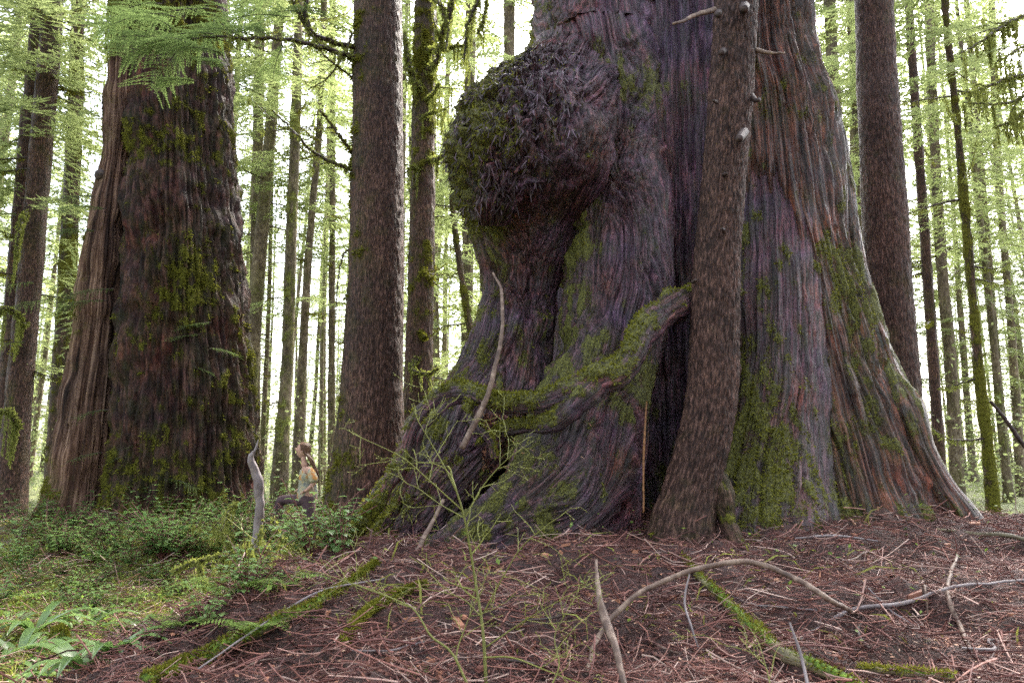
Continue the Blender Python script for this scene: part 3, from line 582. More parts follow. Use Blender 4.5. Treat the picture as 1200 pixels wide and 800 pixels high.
# proto trees: unit height trees reused for the distance
protos = []
for s in range(6):
    V, rn, mb = make_crown(100 + s, H=30, z0=[2.5, 5, 3.5, 7, 2, 9][s], n=[80, 70, 85, 60, 70, 50][s], Lmax=[3.4, 3.0, 3.8, 3.0, 2.6, 3.2][s])
    crown = mesh('crown', V, np.arange(len(V)).reshape(-1, 4), M['hazed_needles'], {'rnd': rn}, False)
    limb = mb.mesh('limb_wood', M['hazed_bark'])
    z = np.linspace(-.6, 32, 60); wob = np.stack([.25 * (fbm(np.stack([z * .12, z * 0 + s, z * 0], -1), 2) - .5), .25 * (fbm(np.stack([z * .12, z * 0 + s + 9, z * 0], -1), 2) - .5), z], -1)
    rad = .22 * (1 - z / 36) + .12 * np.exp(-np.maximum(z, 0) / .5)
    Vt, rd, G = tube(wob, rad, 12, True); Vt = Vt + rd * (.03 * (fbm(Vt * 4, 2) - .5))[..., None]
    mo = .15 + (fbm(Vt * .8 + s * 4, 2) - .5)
    trunk = mesh('trunk', Vt, grid_faces(60, 12), M['hazed_bark'], {'grain': G.reshape(-1, 3) + s, 'moss': mo.ravel(), 'tone': mo.ravel() * 0})
    protos.append((trunk, crown, limb))
def far_tree(x, y, sc_, rz, k, label, group, name='distant_conifer', tilt=(0, 0), crown_only=False):
    z = float(ground_h(x, y)); t, c, l = protos[k]
    o = empty(name, (x, y, z), label, 'tree', group); o.rotation_euler = (tilt[0], tilt[1], rz); o.scale = sc_
    obj('trunk', t, o); obj('crown', c, o); b_ = obj('limbs', l, o); b_['kind'] = 'stuff'
    return o
zones = [(-1e9, -.53, 'distant pale conifer at the left edge behind the leaning pair'), (-.53, -.36, 'distant pale conifer glimpsed beside the pale snag'),
         (-.36, -.2, 'distant pale conifer between the shaggy cedar and brown hemlock'), (-.2, .42, 'distant pale conifer between the brown hemlock and the giant cedar'),
         (.42, .57, 'distant pale conifer just beyond the dark hemlock on the right'), (.57, 1e9, 'distant pale conifer at the far right behind the slim trunks')]
cnt = 0; placed = []
rr = np.random.default_rng(21)
while cnt < 190:
    Yd = rr.uniform(24, 75) if cnt < 100 else rr.uniform(60, 115); u = rr.uniform(-.82, .82)
    if -.03 < u < .40 and rr.random() < .8: continue
    x = u * Yd
    if any((x - a) ** 2 + (Yd - b_) ** 2 < 5 for a, b_ in placed): continue
    placed.append((x, Yd)); s_ = rr.uniform(.75, 1.25)
    lab = [l for a, b_, l in zones if a <= u < b_][0]
    far_tree(x, Yd, (s_ * rr.uniform(.5, 1.15),) * 2 + (s_,), rr.uniform(0, 6.28), int(rr.integers(0, 6)), lab, 'distant conifers fading into the light', tilt=(rr.normal(0, .02), rr.normal(0, .035)))
    cnt += 1
# crowns carried by the slim trunks
for (root, path, rad) in slim:
    base = path[-1]; k = int(rr.integers(0, 6)); t, c, l = protos[k]
    e = obj('crown', c, root); e.location = (0, 0, rr.uniform(-1, 2.5)); e.rotation_euler = (0, 0, rr.uniform(0, 6)); e.scale = (.8, .8, .9)
    tp = path[0] - base; e.rotation_euler = (-math.atan2(tp[1], tp[2]), math.atan2(tp[0], tp[2]), 0)
# unseen forest beside and behind the camera, added to cut the front light
for k in range(34):
    a = 2 * PI * (k + rr.random()) / 34; rad_ = rr.uniform(9, 30); x, y = rad_ * math.sin(a), rad_ * math.cos(a) - 2
    if y > 1 and abs(x) < y * .95 + 3: continue
    s_ = rr.uniform(.8, 1.2); far_tree(x, y, (s_, s_, s_), rr.uniform(0, 6.28), int(rr.integers(0, 6)), 'unseen conifer of the forest beside and behind the viewpoint, added to cut front light', 'unseen conifers around the viewpoint, added to cut front light', name='conifer')
# understorey far away reads as one mass
r = np.random.default_rng(5); K = 105000
dist = r.uniform(0, 1, K) ** .75 * 82 + 15; u = r.uniform(-.95, .95, K); gx = u * dist; gy = dist
hh = r.random(K) ** 1.8 * np.clip((dist - 12) / 14, .12, 1) * (3.0 + 6.0 * fbm(np.stack([gx * .25, gy * .25, gx * 0], -1), 2) ** 2 * 2)
p = np.stack([gx, gy, ground_h(gx, gy) + hh], -1); d = unit(r.normal(0, 1, (K, 3)) * [1, 1, .4]); s_ = unit(np.cross(d, r.normal(0, 1, (K, 3))))
sz = r.uniform(.10, .26, K) * (dist / 45) ** .5
V = quads_from(p, d, s_, sz, sz * .3).reshape(-1, 3)
o = obj('undergrowth', mesh('undergrowth', V, np.arange(4 * K).reshape(-1, 4), M['hazed_needles'], {'rnd': np.repeat(r.random(K), 4)}, False))
tag(o, kind='stuff')

# ------------------------------------------------------------------ mossy branches and near foliage
def moss_branch(pts, r0, r1, parent, name='branch', hang=0, hl=.25, moss=1, leaf=0, seed=0, sub=0, matw='dark_stick'):
    r = np.random.default_rng(seed + 1000); path = catmull([P(*q) for q in pts], 26)
    path = path + r.normal(0, r0 * .25, path.shape); rad = np.linspace(r0, r1, 26)
    mb = MB(); V, _, _ = tube(path, rad, 7); mb.add(V, grid_faces(26, 7), a=.3)
    tips = [(path, rad)]
    for k in range(sub):
        i = int(r.integers(5, 23)); dd = unit(path[min(i + 2, 25)] - path[i]); L = r.uniform(.15, .55) * (r0 / .04 + .6)
        d = unit(dd + r.normal(0, .7, 3)); q = catmull([path[i], path[i] + d * L * .5 + [0, 0, -.03], path[i] + d * L + [0, 0, r.uniform(-.15, .1)]], 8)
        mb.tube(q, rad[i] * .5, .003, 8, 5, .3); tips.append((q, np.linspace(rad[i] * .5, .003, 8)))
    br = mb.part(name, M[matw], parent)
    mm = MB()
    for q, rd_ in tips:
        n_ = int(200 * moss * len(q) / 10); i = r.integers(0, len(q), n_); c = q[i] + r.normal(0, 1, (n_, 3)) * rd_[i][:, None] * .7
        d = unit(r.normal(0, 1, (n_, 3)) + [0, 0, -.2]); s_ = unit(np.cross(d, r.normal(0, 1, (n_, 3))))
        L = rd_[i] * r.uniform(.6, 1.8, n_) + .012
        v = quads_from(c, d, s_, L, L * .28); mm.add(v, np.arange(4 * n_).reshape(-1, 4), a=np.repeat(r.random(n_), 4))
        for h in range(int(hang * len(q) / 26 + .5)):
            j = int(r.integers(1, len(q))); c0 = q[j]; Lh = hl * r.uniform(.3, 1.2); m = int(60 * Lh / .25) + 12
            tt = r.random(m) ** 1.2; cc = c0 + np.stack([r.normal(0, .016, m) * (1 - tt * .7), r.normal(0, .016, m) * (1 - tt * .7), -tt * Lh], -1)
            d = unit(r.normal(0, .25, (m, 3)) + [0, 0, -1]); s_ = unit(np.cross(d, r.normal(0, 1, (m, 3))))
            v = quads_from(cc, d, s_, r.uniform(.03, .07, m), r.uniform(.004, .010, m)); mm.add(v, np.arange(4 * m).reshape(-1, 4), a=np.repeat(r.uniform(.2, 1, m), 4))
    ms = mm.part('moss', M['hang_moss' if hang else 'mossy'], br, False); ms['kind'] = 'stuff'
    return br
def near_spray(pos_, az, L, parent, seed=0, droop=.3, tilt=0.0, nlat=22, mat='needles', name='foliage'):
    """a leafy hemlock spray with fine side shoots"""
    r = np.random.default_rng(seed + 50); out = []; ax_all = []
    t = np.linspace(.08, 1, nlat); ax = np.stack([t * L, .05 * L * np.sin(t * 4 + seed), -droop * L * t ** 2 + tilt * L * t], -1)
    for k in range(nlat):
        ll = L * .42 * math.sin(PI * min(1, .25 + .75 * (1 - t[k]) + .05)) * r.uniform(.7, 1.1) + .03
        for sg in (-1, 1):
            a0 = sg * r.uniform(.75, 1.05); d = unit(np.array([math.cos(a0), math.sin(a0), r.uniform(-.35, 0)])); m = max(4, int(ll / .028))
            q = np.linspace(0, 1, m)[:, None]; base = ax[k] + d * ll * q + np.array([0, 0, -1]) * q ** 2 * ll * .2
            for z in (-1, 1):
                a2 = a0 + z * .75; d2 = unit(np.array([math.cos(a2), math.sin(a2), -.1]) + r.normal(0, .12, (m, 3)))
                s_ = unit(np.cross(d2, [0, 0, 1.]) + r.normal(0, .1, (m, 3)))
                out.append(quads_from(base, d2, s_, (.022 + .05 * (1 - q[:, 0])) * r.uniform(.6, 1.2, m), np.full(m, .0048)))
            out.append(quads_from(base, np.tile(d, (m, 1)), np.tile(unit(np.cross(d, [0, 0, 1])), (m, 1)), np.full(m, .05), np.full(m, .006)))
    q = np.concatenate(out); M3 = rotz(az); q = q @ M3.T + pos_
    mb = MB(); mb.tube(catmull(np.vstack([[0, 0, 0], ax]) @ M3.T + pos_, 8), .008, .002, 8, 4, .3)
    n_ = len(q); V = q.reshape(-1, 3)
    br = mb.part('twig', M['dark_stick'], parent)
    return part(name, V, np.arange(4 * n_).reshape(-1, 4), M[mat], br, {'rnd': np.repeat(np.clip(r.normal(.55, .25, n_), 0, 1), 4)}, False, kind='stuff')
# long mossy limb from the brown hemlock with green sprays in front of the shaggy cedar
moss_branch([(418, 70, 10.1), (395, 62, 9.6), (360, 50, 9.2), (320, 46, 8.9), (280, 44, 8.6), (235, 42, 8.3)], .045, .012, mid, hang=8, hl=.12, seed=1, sub=5)
moss_branch([(418, 58, 10.1), (392, 50, 9.8), (365, 38, 9.5), (358, 5, 9.4), (372, -40, 9.4)], .04, .03, mid, hang=4, hl=.1, seed=2, sub=3)
moss_branch([(365, 40, 9.5), (350, 15, 9.4), (335, -15, 9.3), (320, -50, 9.2)], .03, .02, mid, hang=4, hl=.1, seed=3, sub=2)
moss_branch([(416, 200, 10.1), (400, 195, 9.8), (370, 180, 9.6), (345, 155, 9.4), (320, 130, 9.3)], .032, .010, mid, seed=4, sub=4, hang=2, hl=.1)
moss_branch([(414, 180, 10.1), (402, 165, 9.9), (388, 145, 9.8), (376, 130, 9.7)], .028, .010, mid, seed=5, sub=2)
moss_branch([(412, 40, 10), (405, 60, 9.9), (385, 90, 9.8), (362, 105, 9.7)], .02, .006, mid, seed=6, sub=5)
moss_branch([(416, 95, 10.1), (405, 85, 10), (385, 70, 9.8), (372, 55, 9.8)], .018, .006, mid, seed=7, sub=2)
moss_branch([(412, 290, 10.1), (402, 300, 10), (396, 330, 9.9), (393, 380, 9.9)], .012, .005, mid, seed=8, sub=1)
sp = [(250, 40, 8.4, PI + .1, 1.0), (235, 45, 8.3, PI - .5, .95), (262, 48, 8.5, PI + .5, .8), (225, 50, 8.2, -2.4, .8), (240, 60, 8.2, -1.9, .7), (215, 45, 8.2, PI, .7), (280, 30, 8.7, PI - .2, .9), (205, 20, 8.4, PI + .3, .8),
      (262, 66, 8.3, -2.0, .6), (300, 44, 8.8, -2.2, .7), (320, 46, 9, -1.8, .6), (330, 50, 9.0, 2.0, .6), (245, 10, 8.6, PI, 1.0), (190, 5, 8.5, PI, .8), (200, 35, 8.3, -1.6, .6), (255, 80, 8.3, -1.4, .45), (230, 95, 8.3, -2.6, .4),
      (300, 10, 8.9, PI - .4, 1.0), (340, 20, 9.1, PI + .3, .9), (350, -10, 9.2, PI, 1.1), (385, 20, 9.6, -2.4, .8)]
for k, (x, y, Yd, az, L) in enumerate(sp): near_spray(P(x, y, Yd), az, L, mid, k, .35, nlat=18)
# mossy limbs of the hemlock behind
HB = [([(500, 85, 13.3), (512, 70, 13), (520, 40, 12.8), (528, 10, 12.7), (535, -40, 12.6)], .06, .05, 10), ([(498, 105, 13.3), (486, 95, 13.1), (478, 70, 13), (474, 40, 13)], .05, .03, 7),
      ([(500, 60, 13.3), (516, 58, 13), (535, 54, 12.8), (552, 52, 12.7)], .05, .02, 9), ([(497, 190, 13.3), (512, 186, 13), (524, 178, 12.9), (534, 160, 12.8)], .045, .02, 12),
      ([(494, 200, 13.2), (484, 196, 13), (478, 200, 13)], .03, .02, 3), ([(492, 310, 13.2), (500, 322, 12.9), (508, 326, 12.8)], .035, .02, 0), ([(490, 420, 13), (482, 432, 12.8), (500, 438, 12.6), (514, 432, 12.5)], .035, .02, 3),
      ([(490, 390, 13.1), (498, 395, 12.9)], .04, .03, 0), ([(492, 140, 13.2), (505, 133, 13), (522, 128, 12.8)], .03, .01, 5), ([(496, 120, 13.3), (508, 110, 13), (515, 98, 12.9)], .03, .02, 6)]
for k, (pts, a, b_, h) in enumerate(HB): moss_branch(pts, a, b_, bhem, hang=h, hl=.45, moss=1.8, seed=20 + k, sub=3)
def _hang(k): pass
for k, (pts, a, b_, h) in enumerate([([(500, -10, 13), (512, 0, 12.7), (525, 30, 12.6), (523, 60, 12.5)], .05, .02, 4), ([(565, -30, 11), (560, 0, 10.8), (548, 30, 10.7), (543, 70, 10.7)], .035, .02, 9), ([(568, -20, 11), (570, 10, 10.8), (560, 40, 10.7)], .03, .015, 6)]):
    moss_branch(pts, a, b_, bhem, hang=h, hl=.5, moss=2, seed=40 + k)
# limbs of the slim trees
r = np.random.default_rng(9)
for k, (root, path, rad) in enumerate(slim):
    Yd = path[-1][1]; nb = {12: 12, 11: 9, 3: 9, 2: 9, 5: 10, 0: 10, 1: 12, 4: 7}.get(k, 9)
    for j in range(nb):
        i = int(r.uniform(.12, .85) * len(path)); c = path[i]; a = r.choice([0, PI]) + r.normal(0, .6); L = r.uniform(.5, 1.7) * (1 if Yd > 12 else .7)
        d = np.array([math.cos(a), math.sin(a), 0]); dz = r.uniform(-.35, .25)
        pts = np.array([c, c + d * L * .35 + [0, 0, dz * L * .1 - .05], c + d * L * .7 + [0, 0, dz * L * .4 - .08], c + d * L + [0, 0, dz * L]])
        mb = MB(); mb.tube(pts, r.uniform(.016, .03), .006, 10, 5, .3, .006); br = mb.part('branch', M['hazed_bark' if Yd > 19 else 'dark_stick'], root)
        q = catmull(pts, 40); n_ = 260; ii = r.integers(0, 40, n_); cc = q[ii] + r.normal(0, .018, (n_, 3)) - np.array([0, 0, .012]) - np.abs(r.normal(0, .03, (n_, 1))) * [0, 0, 1]
        dd = unit(r.normal(0, 1, (n_, 3)) + [0, 0, -.6]); s_ = unit(np.cross(dd, r.normal(0, 1, (n_, 3)))); v = quads_from(cc, dd, s_, r.uniform(.03, .08, n_), r.uniform(.006, .014, n_))
        part('moss', v.reshape(-1, 3), np.arange(4 * n_).reshape(-1, 4), M['mossy' if k not in (12, 2) else 'hang_moss'], br, {'rnd': np.repeat(r.random(n_), 4)}, False, kind='stuff')
# moss-draped limbs hanging in from the right
g = empty('overhanging_limb', P(1215, 60, 9), 'mossy drooping limb hanging in at the right edge near the top', 'branch')
for k, (pts, a, b_, h) in enumerate([([(1215, 10, 9.2), (1180, 28, 9), (1150, 48, 8.8), (1125, 62, 8.7)], .028, .008, 12), ([(1215, 85, 9.2), (1180, 92, 9), (1150, 105, 8.9), (1132, 108, 8.8)], .03, .008, 10),
      ([(1215, 122, 9), (1188, 140, 8.9), (1165, 150, 8.8)], .025, .008, 8), ([(1215, 100, 9), (1190, 118, 8.9), (1160, 122, 8.8), (1130, 120, 8.7)], .022, .006, 8), ([(1215, 45, 9.4), (1190, 60, 9.2), (1165, 75, 9)], .02, .006, 5)]):
    moss_branch(pts, a, b_, g, hang=h, hl=.32, moss=1.2, seed=60 + k, sub=4)
for k, (x, y, Yd, az, L) in enumerate([(1212, 20, 9.2, PI, .7), (1190, 60, 9.1, PI + .4, .6), (1212, 90, 9.2, PI - .3, .7), (1212, 140, 9.2, PI + .1, .7), (1160, 30, 9, PI, .5)]): near_spray(P(x, y, Yd), az, L, g, 80 + k, .3, nlat=14, mat='hazed_needles')
# sprigs on the shaggy cedar, snag and leaning pair
for k, (x, y, Yd, L, pr, az) in enumerate([(248, 378, 12.0, .5, lcedar, PI), (235, 392, 12, .45, lcedar, PI + .2), (246, 408, 12, .45, lcedar, -.3), (190, 515, 11.9, .45, lcedar, PI), (165, 532, 11.9, .5, lcedar, PI - .2), (190, 560, 11.8, .6, lcedar, -.2), (160, 490, 11.9, .4, lcedar, 0.2),
      (220, 430, 12, .35, lcedar, .2), (112, 230, 12, .75, snag, PI + .3), (125, 245, 12, .7, snag, PI + .9), (112, 270, 12, .5, snag, PI + .6), (134, 338, 12, .9, snag, PI), (125, 352, 12, .7, snag, PI + .2), (128, 480, 11.8, .5, snag, PI), (120, 530, 11.8, .5, snag, PI - .1),
      (62, 350, 13, .9, slim[1][0], PI - .1), (40, 330, 13, .9, slim[1][0], PI), (30, 400, 13, .8, slim[1][0], PI), (20, 250, 13, .6, slim[1][0], PI), (70, 385, 13, .6, slim[1][0], 0)]):
    near_spray(P(x, y, Yd), az + .0, L, pr, 120 + k, .25, nlat=14)
for k, (pts, hh_) in enumerate([([(60, 20, 13.4), (35, 10, 13), (32, 4, 13)], 0), ([(145, 28, 12.3), (110, 28, 12.8), (70, 25, 13), (32, 8, 13)], 3)]):
    moss_branch(pts, .02, .008, slim[1][0], seed=90 + k, hang=hh_, hl=.2)
for k, pts in enumerate([[(28, 380, 13.2), (15, 365, 12.9), (2, 362, 12.8), (-10, 380, 12.8)], [(22, 500, 13), (8, 480, 12.8), (-8, 490, 12.8)], [(30, 250, 13.3), (22, 270, 13), (20, 300, 13)]]):
    moss_branch(pts, .04, .02, slim[1][0], seed=95 + k, hang=14, hl=.7, moss=2)
# lichen beard hanging on the snag top
moss_branch([(128, -10, 12.3), (140, 0, 12.2), (152, -4, 12.2)], .03, .02, snag, seed=99, hang=26, hl=1.1, moss=1)
# round knot on the snag
mb = MB(); a = np.linspace(0, PI, 10); th = np.linspace(0, 2 * PI, 14, endpoint=False)
V = np.stack([np.sin(a)[:, None] * np.cos(th), np.sin(a)[:, None] * np.sin(th), np.broadcast_to(np.cos(a)[:, None], (10, 14))], -1) * .11; V = V * (1 + .5 * (fbm(V * 20, 2) - .5))[..., None] + P(119, 205, 12.45)
mb.add(V, grid_faces(10, 14), a=.3); mb.part('knot', M['dark_stick'], snag)

# ------------------------------------------------------------------ sticks, logs, shrubs of the foreground
def gp(x, y, lift=0.0):
    """ground point seen at a photo pixel (march along the ray)"""
    d = P(x, y, 1.0) - np.array([0, 0, CAMZ])
    t = np.linspace(1.6, 40, 4000); q = np.array([0, 0, CAMZ]) + d * t[:, None]
    hit = np.argmax(q[:, 2] < ground_h(q[:, 0], q[:, 1])); return q[hit] + np.array([0, 0, lift])
def stick(name, label, pts, radii, mat, cat='stick', n_=40, nt_=9, group=None, moss=0, jag=.15, world=None, tuft_n=0):
    wp = [gp(p[0], p[1], p[2]) if len(p) == 3 else P(p[0], p[1], p[3]) for p in pts] if world is None else world
    a = catmull(np.hstack([np.array(wp), np.array(radii)[:, None]]), n_)
    path = a[:, :3] + (np.stack([fbm(a[:, :3] * 5 + k * 5, 2) for k in range(3)], -1) - .5) * np.mean(radii) * 1.5
    path = path + np.mean(radii) * (np.stack([vnoise(a[:, :3] * 28 + k * 5) for k in range(3)], -1) - .5) * .35
    o = empty(name, (path[0][0], path[0][1], path[0][2]), label, cat, group)
    rad = np.maximum(a[:, 3], .002); V, rd, G = tube(path, rad, nt_)
    V = V + rd * (rad[:, None] * jag * 2 * (fbm(np.concatenate([G[..., :2] * 40, G[..., 2:] * 6], -1), 2) - .5))[..., None]
    mo = moss + .4 * rd[..., 2] + (fbm(V * 5, 2) - .5)
    Fc = [grid_faces(n_, nt_)]
    for k in (0, (n_ - 1) * nt_): Fc.append(np.stack([np.full(nt_ - 2, k), k + 1 + np.arange(nt_ - 2), k + 2 + np.arange(nt_ - 2)], -1))
    part('wood', V.reshape(-1, 3), Fc, M[mat], o, {'grain': G.reshape(-1, 3) * 1.0, 'moss': mo.ravel() if moss else mo.ravel() * 0 - 2, 'tone': mo.ravel() * 0, 'rnd': mo.ravel()})
    if tuft_n:
        Vf = V.reshape(-1, 3); ix = pick(np.clip(mo.ravel() - .1, 0, 1), tuft_n); tufts('moss', Vf[ix], rd.reshape(-1, 3)[ix], o, M['mossy'], (.01, .03), .004, .1)
    return o, path, rad
m_log = bark_mat('rotting_log_bark', (0.05, 0.04, 0.022), (0.15, 0.125, 0.07), (0.30, 0.26, 0.17), 0.1, 40, 0.006, rough=.6, moss=(0.08, 0.13, 0.01)); M['log'] = m_log
stick('arched_branch', 'long arched bare branch curving over the litter below the giant cedar', [(688, 795, .03), (700, 762, .05), (742, 700, .0, 4.1), (800, 672, .0, 4.25), (868, 658, .0, 4.3), (920, 672, .0, 4.2), (968, 700, .0, 4.0), (1002, 724, .03)], [.012, .014, .015, .016, .016, .016, .015, .013], 'stick', 'branch', 70)
stick('mossy_log', 'thin moss-streaked log slanting down to the bottom edge', [(800, 655, .02), (822, 682, .03), (860, 722, .03), (905, 762, .03), (960, 790, .03), (1010, 815, .03)], [.012, .022, .032, .036, .034, .034], 'log', 'log', 70, 14, moss=.25, tuft_n=1200)
stick('long_branch', 'long thin grey branch lying across the litter toward the right edge', [(905, 772, .03), (950, 748, .03), (1000, 724, .05), (1060, 712, .03), (1120, 698, .05), (1215, 686, .04)], [.011, .012, .012, .012, .010, .008], 'grey_stick', 'branch', 60)
stick('tan_stick', 'short crooked tan stick standing out of the litter at right', [(1123, 664, .08), (1112, 690, .05), (1113, 715, .05), (1126, 742, .04), (1136, 765, .02)], [.010, .013, .014, .014, .010], 'stick', 'stick', 36)
stick('broken_stick', 'upright splintered pale stick at the bottom centre', [(698, 655, .0, 3.75), (702, 695, .0, 3.6), (712, 730, .0, 3.5), (722, 765, .0, 3.35), (735, 815, .0, 3.2)], [.006, .016, .018, .016, .014], 'stick', 'stick', 40, jag=.5)
stick('white_stick', 'thin pale stick poking up beside the mossy log', [(925, 728, .0, 3.35), (938, 765, .0, 3.3), (946, 805, .0, 3.2)], [.005, .007, .007], 'grey_stick', 'stick')
stick('curved_twig', 'thin pale curved twig hanging under the arched branch', [(808, 672, .0, 4.1), (802, 705, .0, 4.05), (812, 740, .0, 3.9), (822, 772, .02)][:3] + [(820, 768, .02)], [.005, .006, .005, .004], 'grey_stick', 'twig')
stick('bent_pole', 'bare grey bent pole standing upright left of the person', [(297, 528, .0, 7.0), (295, 540, .0, 7.0), (303, 560, .0, 7.05), (304, 600, .0, 7.1), (300, 640, .0, 7.1), (296, 680, .0, 7.1), (298, 722, .0, 7.1)], [.014, .032, .044, .04, .043, .038, .026], 'grey_stick', 'pole', 60, 14, jag=.25)
stick('pole_tip_twig', 'short broken twig on top of the bent grey pole', [(303, 515, .0, 7.0), (300, 524, .0, 7.0), (296, 533, .0, 7.0)], [.005, .010, .012], 'grey_stick', 'twig')
stick('leaning_branch', 'tall reddish curved branch leaning on the cedar below the burl', [(578, 320, .0, 6.5), (588, 345, .0, 6.3), (588, 395, .0, 6.15), (578, 440, .0, 6.05), (562, 485, .0, 6.0), (542, 525, .0, 6.0)], [.010, .014, .017, .020, .024, .026], 'stick', 'branch', 60, 10)
stick('orange_stick', 'thin orange broken stick standing in the dark hollow', [(758, 470, .0, 6.2), (755, 520, .0, 6.15), (754, 600, .0, 6.1)], [.006, .009, .008], 'orange_stick', 'stick')
stick('hollow_pole', 'slanting mossy thin stick propped below the arching root', [(520, 585, .0, 5.9), (505, 615, .0, 5.8), (482, 655, .0, 5.6)], [.016, .018, .02], 'stick', 'stick')
stick('mossy_root', 'green mossy fallen branch on the slope at lower left', [(440, 668, .05), (380, 712, .05), (330, 738, .04), (275, 765, .05), (215, 790, .04), (170, 808, .04)], [.012, .02, .03, .034, .034, .03], 'log', 'branch', 70, 12, moss=.45, tuft_n=4200)
stick('mossy_branch', 'fuzzy mossy branch lying left of the green shrub', [(500, 695, .05), (470, 706, .06), (430, 728, .05), (400, 760, .03)], [.012, .018, .018, .014], 'log', 'branch', 50, 10, moss=.6, tuft_n=4200)
stick('thin_white_twig', 'long thin pale twig lying along the slope at lower left', [(450, 690, .06), (380, 706, .07), (320, 742, .08), (230, 800, .06)], [.004, .006, .006, .004], 'grey_stick', 'twig')
stick('right_edge_pole', 'dark leaning broken stick beyond the mound at the right edge', [(1160, 470, .0, 11), (1180, 495, .0, 11), (1205, 528, .0, 11)], [.02, .03, .035], 'dark_stick', 'stick')
stick('bottom_branch', 'short rotten branch at the bottom right corner', [(1010, 790, .03), (1060, 796, .03), (1120, 802, .03)], [.014, .016, .014], 'log', 'branch', moss=.2, tuft_n=500)
def loose(k, x, y, ang, L, rad, mat, lab):
    c = gp(x, y); d = np.array([math.cos(ang), math.sin(ang), 0]); pts = []
    for t in (-1, -.3, .3, 1):
        q = c + d * L * t * .5; q[2] = ground_h(q[0], q[1]) + rad + .01 + rng.uniform(0, .03); q[:2] += rng.normal(0, L * .05, 2); pts.append(q)
    stick('fallen_stick', lab, None, [rad * .7, rad, rad, rad * .5], mat, 'stick', 24, 7, 'sticks scattered on the litter', world=pts)
LS = [(640, 735, .3, .5, .007, 'dark_stick', 'dark stick across the litter behind the green shrub'), (560, 660, 2.6, .6, .009, 'dark_stick', 'dark stick lying at the foot of the left cedar root'), (1010, 660, .6, .45, .008, 'stick', 'tan stick lying below the right part of the cedar'),
      (980, 630, .2, .7, .010, 'grey_stick', 'pale stick lying against the cedar base at right'), (1060, 735, 2.2, .4, .007, 'grey_stick', 'pale stick lying under the long grey branch'), (1160, 760, .5, .5, .008, 'grey_stick', 'grey stick near the bottom right corner'),
      (1165, 640, 2.7, .8, .018, 'log', 'mossy stick on the mound near the right edge'), (860, 640, .1, .5, .010, 'stick', 'tan stick lying at the foot of the leaning hemlock'), (330, 770, .8, .5, .007, 'stick', 'tan stick on the slope below the mossy branch'), (1010, 755, 1.2, .35, .012, 'dark_stick', 'short dark stick right of the mossy log'),
      (620, 790, .2, .5, .009, 'dark_stick', 'dark stick at the bottom edge beside the green shrub'), (470, 770, .7, .6, .006, 'grey_stick', 'thin pale stick at the bottom left of the green shrub'), (780, 770, 1.9, .4, .006, 'stick', 'thin tan stick between the splintered stick and mossy log'), (1085, 690, 1.0, .3, .008, 'stick', 'small tan stick left of the crooked tan stick'),
      (900, 720, 2.4, .5, .006, 'grey_stick', 'thin pale stick right above the mossy log'), (240, 670, .9, .8, .014, 'stick', 'tan stick lying in the brush left of the grey pole'), (110, 650, .3, 1.2, .016, 'grey_stick', 'grey stick lying on the bank at left'), (60, 700, .1, .9, .02, 'log', 'mossy stick lying on the ferny ground at left'), (165, 655, 1.2, .6, .016, 'stick', 'reddish stick on the bank below the shaggy cedar')]
for k, a in enumerate(LS): loose(k, *a)

def zig(mb, p, d, L, r0, depth, rr_, seg=.05, split=.5, leafy=None):
    n_ = max(2, int(L / seg)); q = p.copy(); rad = r0
    for k in range(n_):
        d = unit(d + rr_.normal(0, .16, 3) + [0, 0, .02]); e = q + d * seg; mb.tube([q, e], rad, rad * .93, 2, 4, rr_.uniform(.3, 1)); rad = max(rad * .93, .0011)
        if leafy is not None: leafy.append((e, d))
        if depth > 0 and rr_.random() < split:
            s_ = unit(np.cross(d, [0, 1, .3])) * rr_.choice([-1, 1]); zig(mb, e, unit(d * .7 + s_ * .8 + rr_.normal(0, .2, 3)), L * rr_.uniform(.3, .6), rad * .7, depth - 1, rr_, seg * .75, split, leafy)
        q = e
def shrub(name, label, mains, seed, Yd, extra=4):
    rr_ = np.random.default_rng(seed); base = P(*mains[0][0][0]); o = empty(name, base, label, 'shrub')
    bud = []
    for pts, r0, r1 in mains:
        mb = MB(); path = catmull([P(*p) for p in pts], 24); rad = np.linspace(r0, r1, 24); V, _, _ = tube(path, rad, 6); mb.add(V, grid_faces(24, 6), a=rr_.uniform(.2, .5))
        for j in range(extra):
            i = int(rr_.uniform(.35, .97) * 23); d = unit(path[i] - path[i - 1]); s_ = unit(np.cross(d, [0, 1, .2])) * (-1) ** j
            zig(mb, path[i], unit(d * .8 + s_ * .9 + rr_.normal(0, .25, 3)), rr_.uniform(.12, .32), max(rad[i] * .6, .0016), 2, rr_, .035, .38, bud)
        zig(mb, path[-1], unit(path[-1] - path[-2]), .14, r1, 2, rr_, .03, .5, bud)
        mb.part('stem', M['green_stem'], o)
    k = len(bud); c = np.array([b_[0] for b_ in bud]); d = unit(np.array([b_[1] for b_ in bud]) + rr_.normal(0, .5, (k, 3))); s_ = unit(np.cross(d, rr_.normal(0, 1, (k, 3))))
    v = quads_from(c, d, s_, rr_.uniform(.006, .014, k), np.full(k, .0025)); part('bud', v.reshape(-1, 3), np.arange(4 * k).reshape(-1, 4), M['green_stem'], o, {'rnd': np.repeat(rr_.uniform(.6, 1, k), 4)}, False, kind='stuff')
    return o
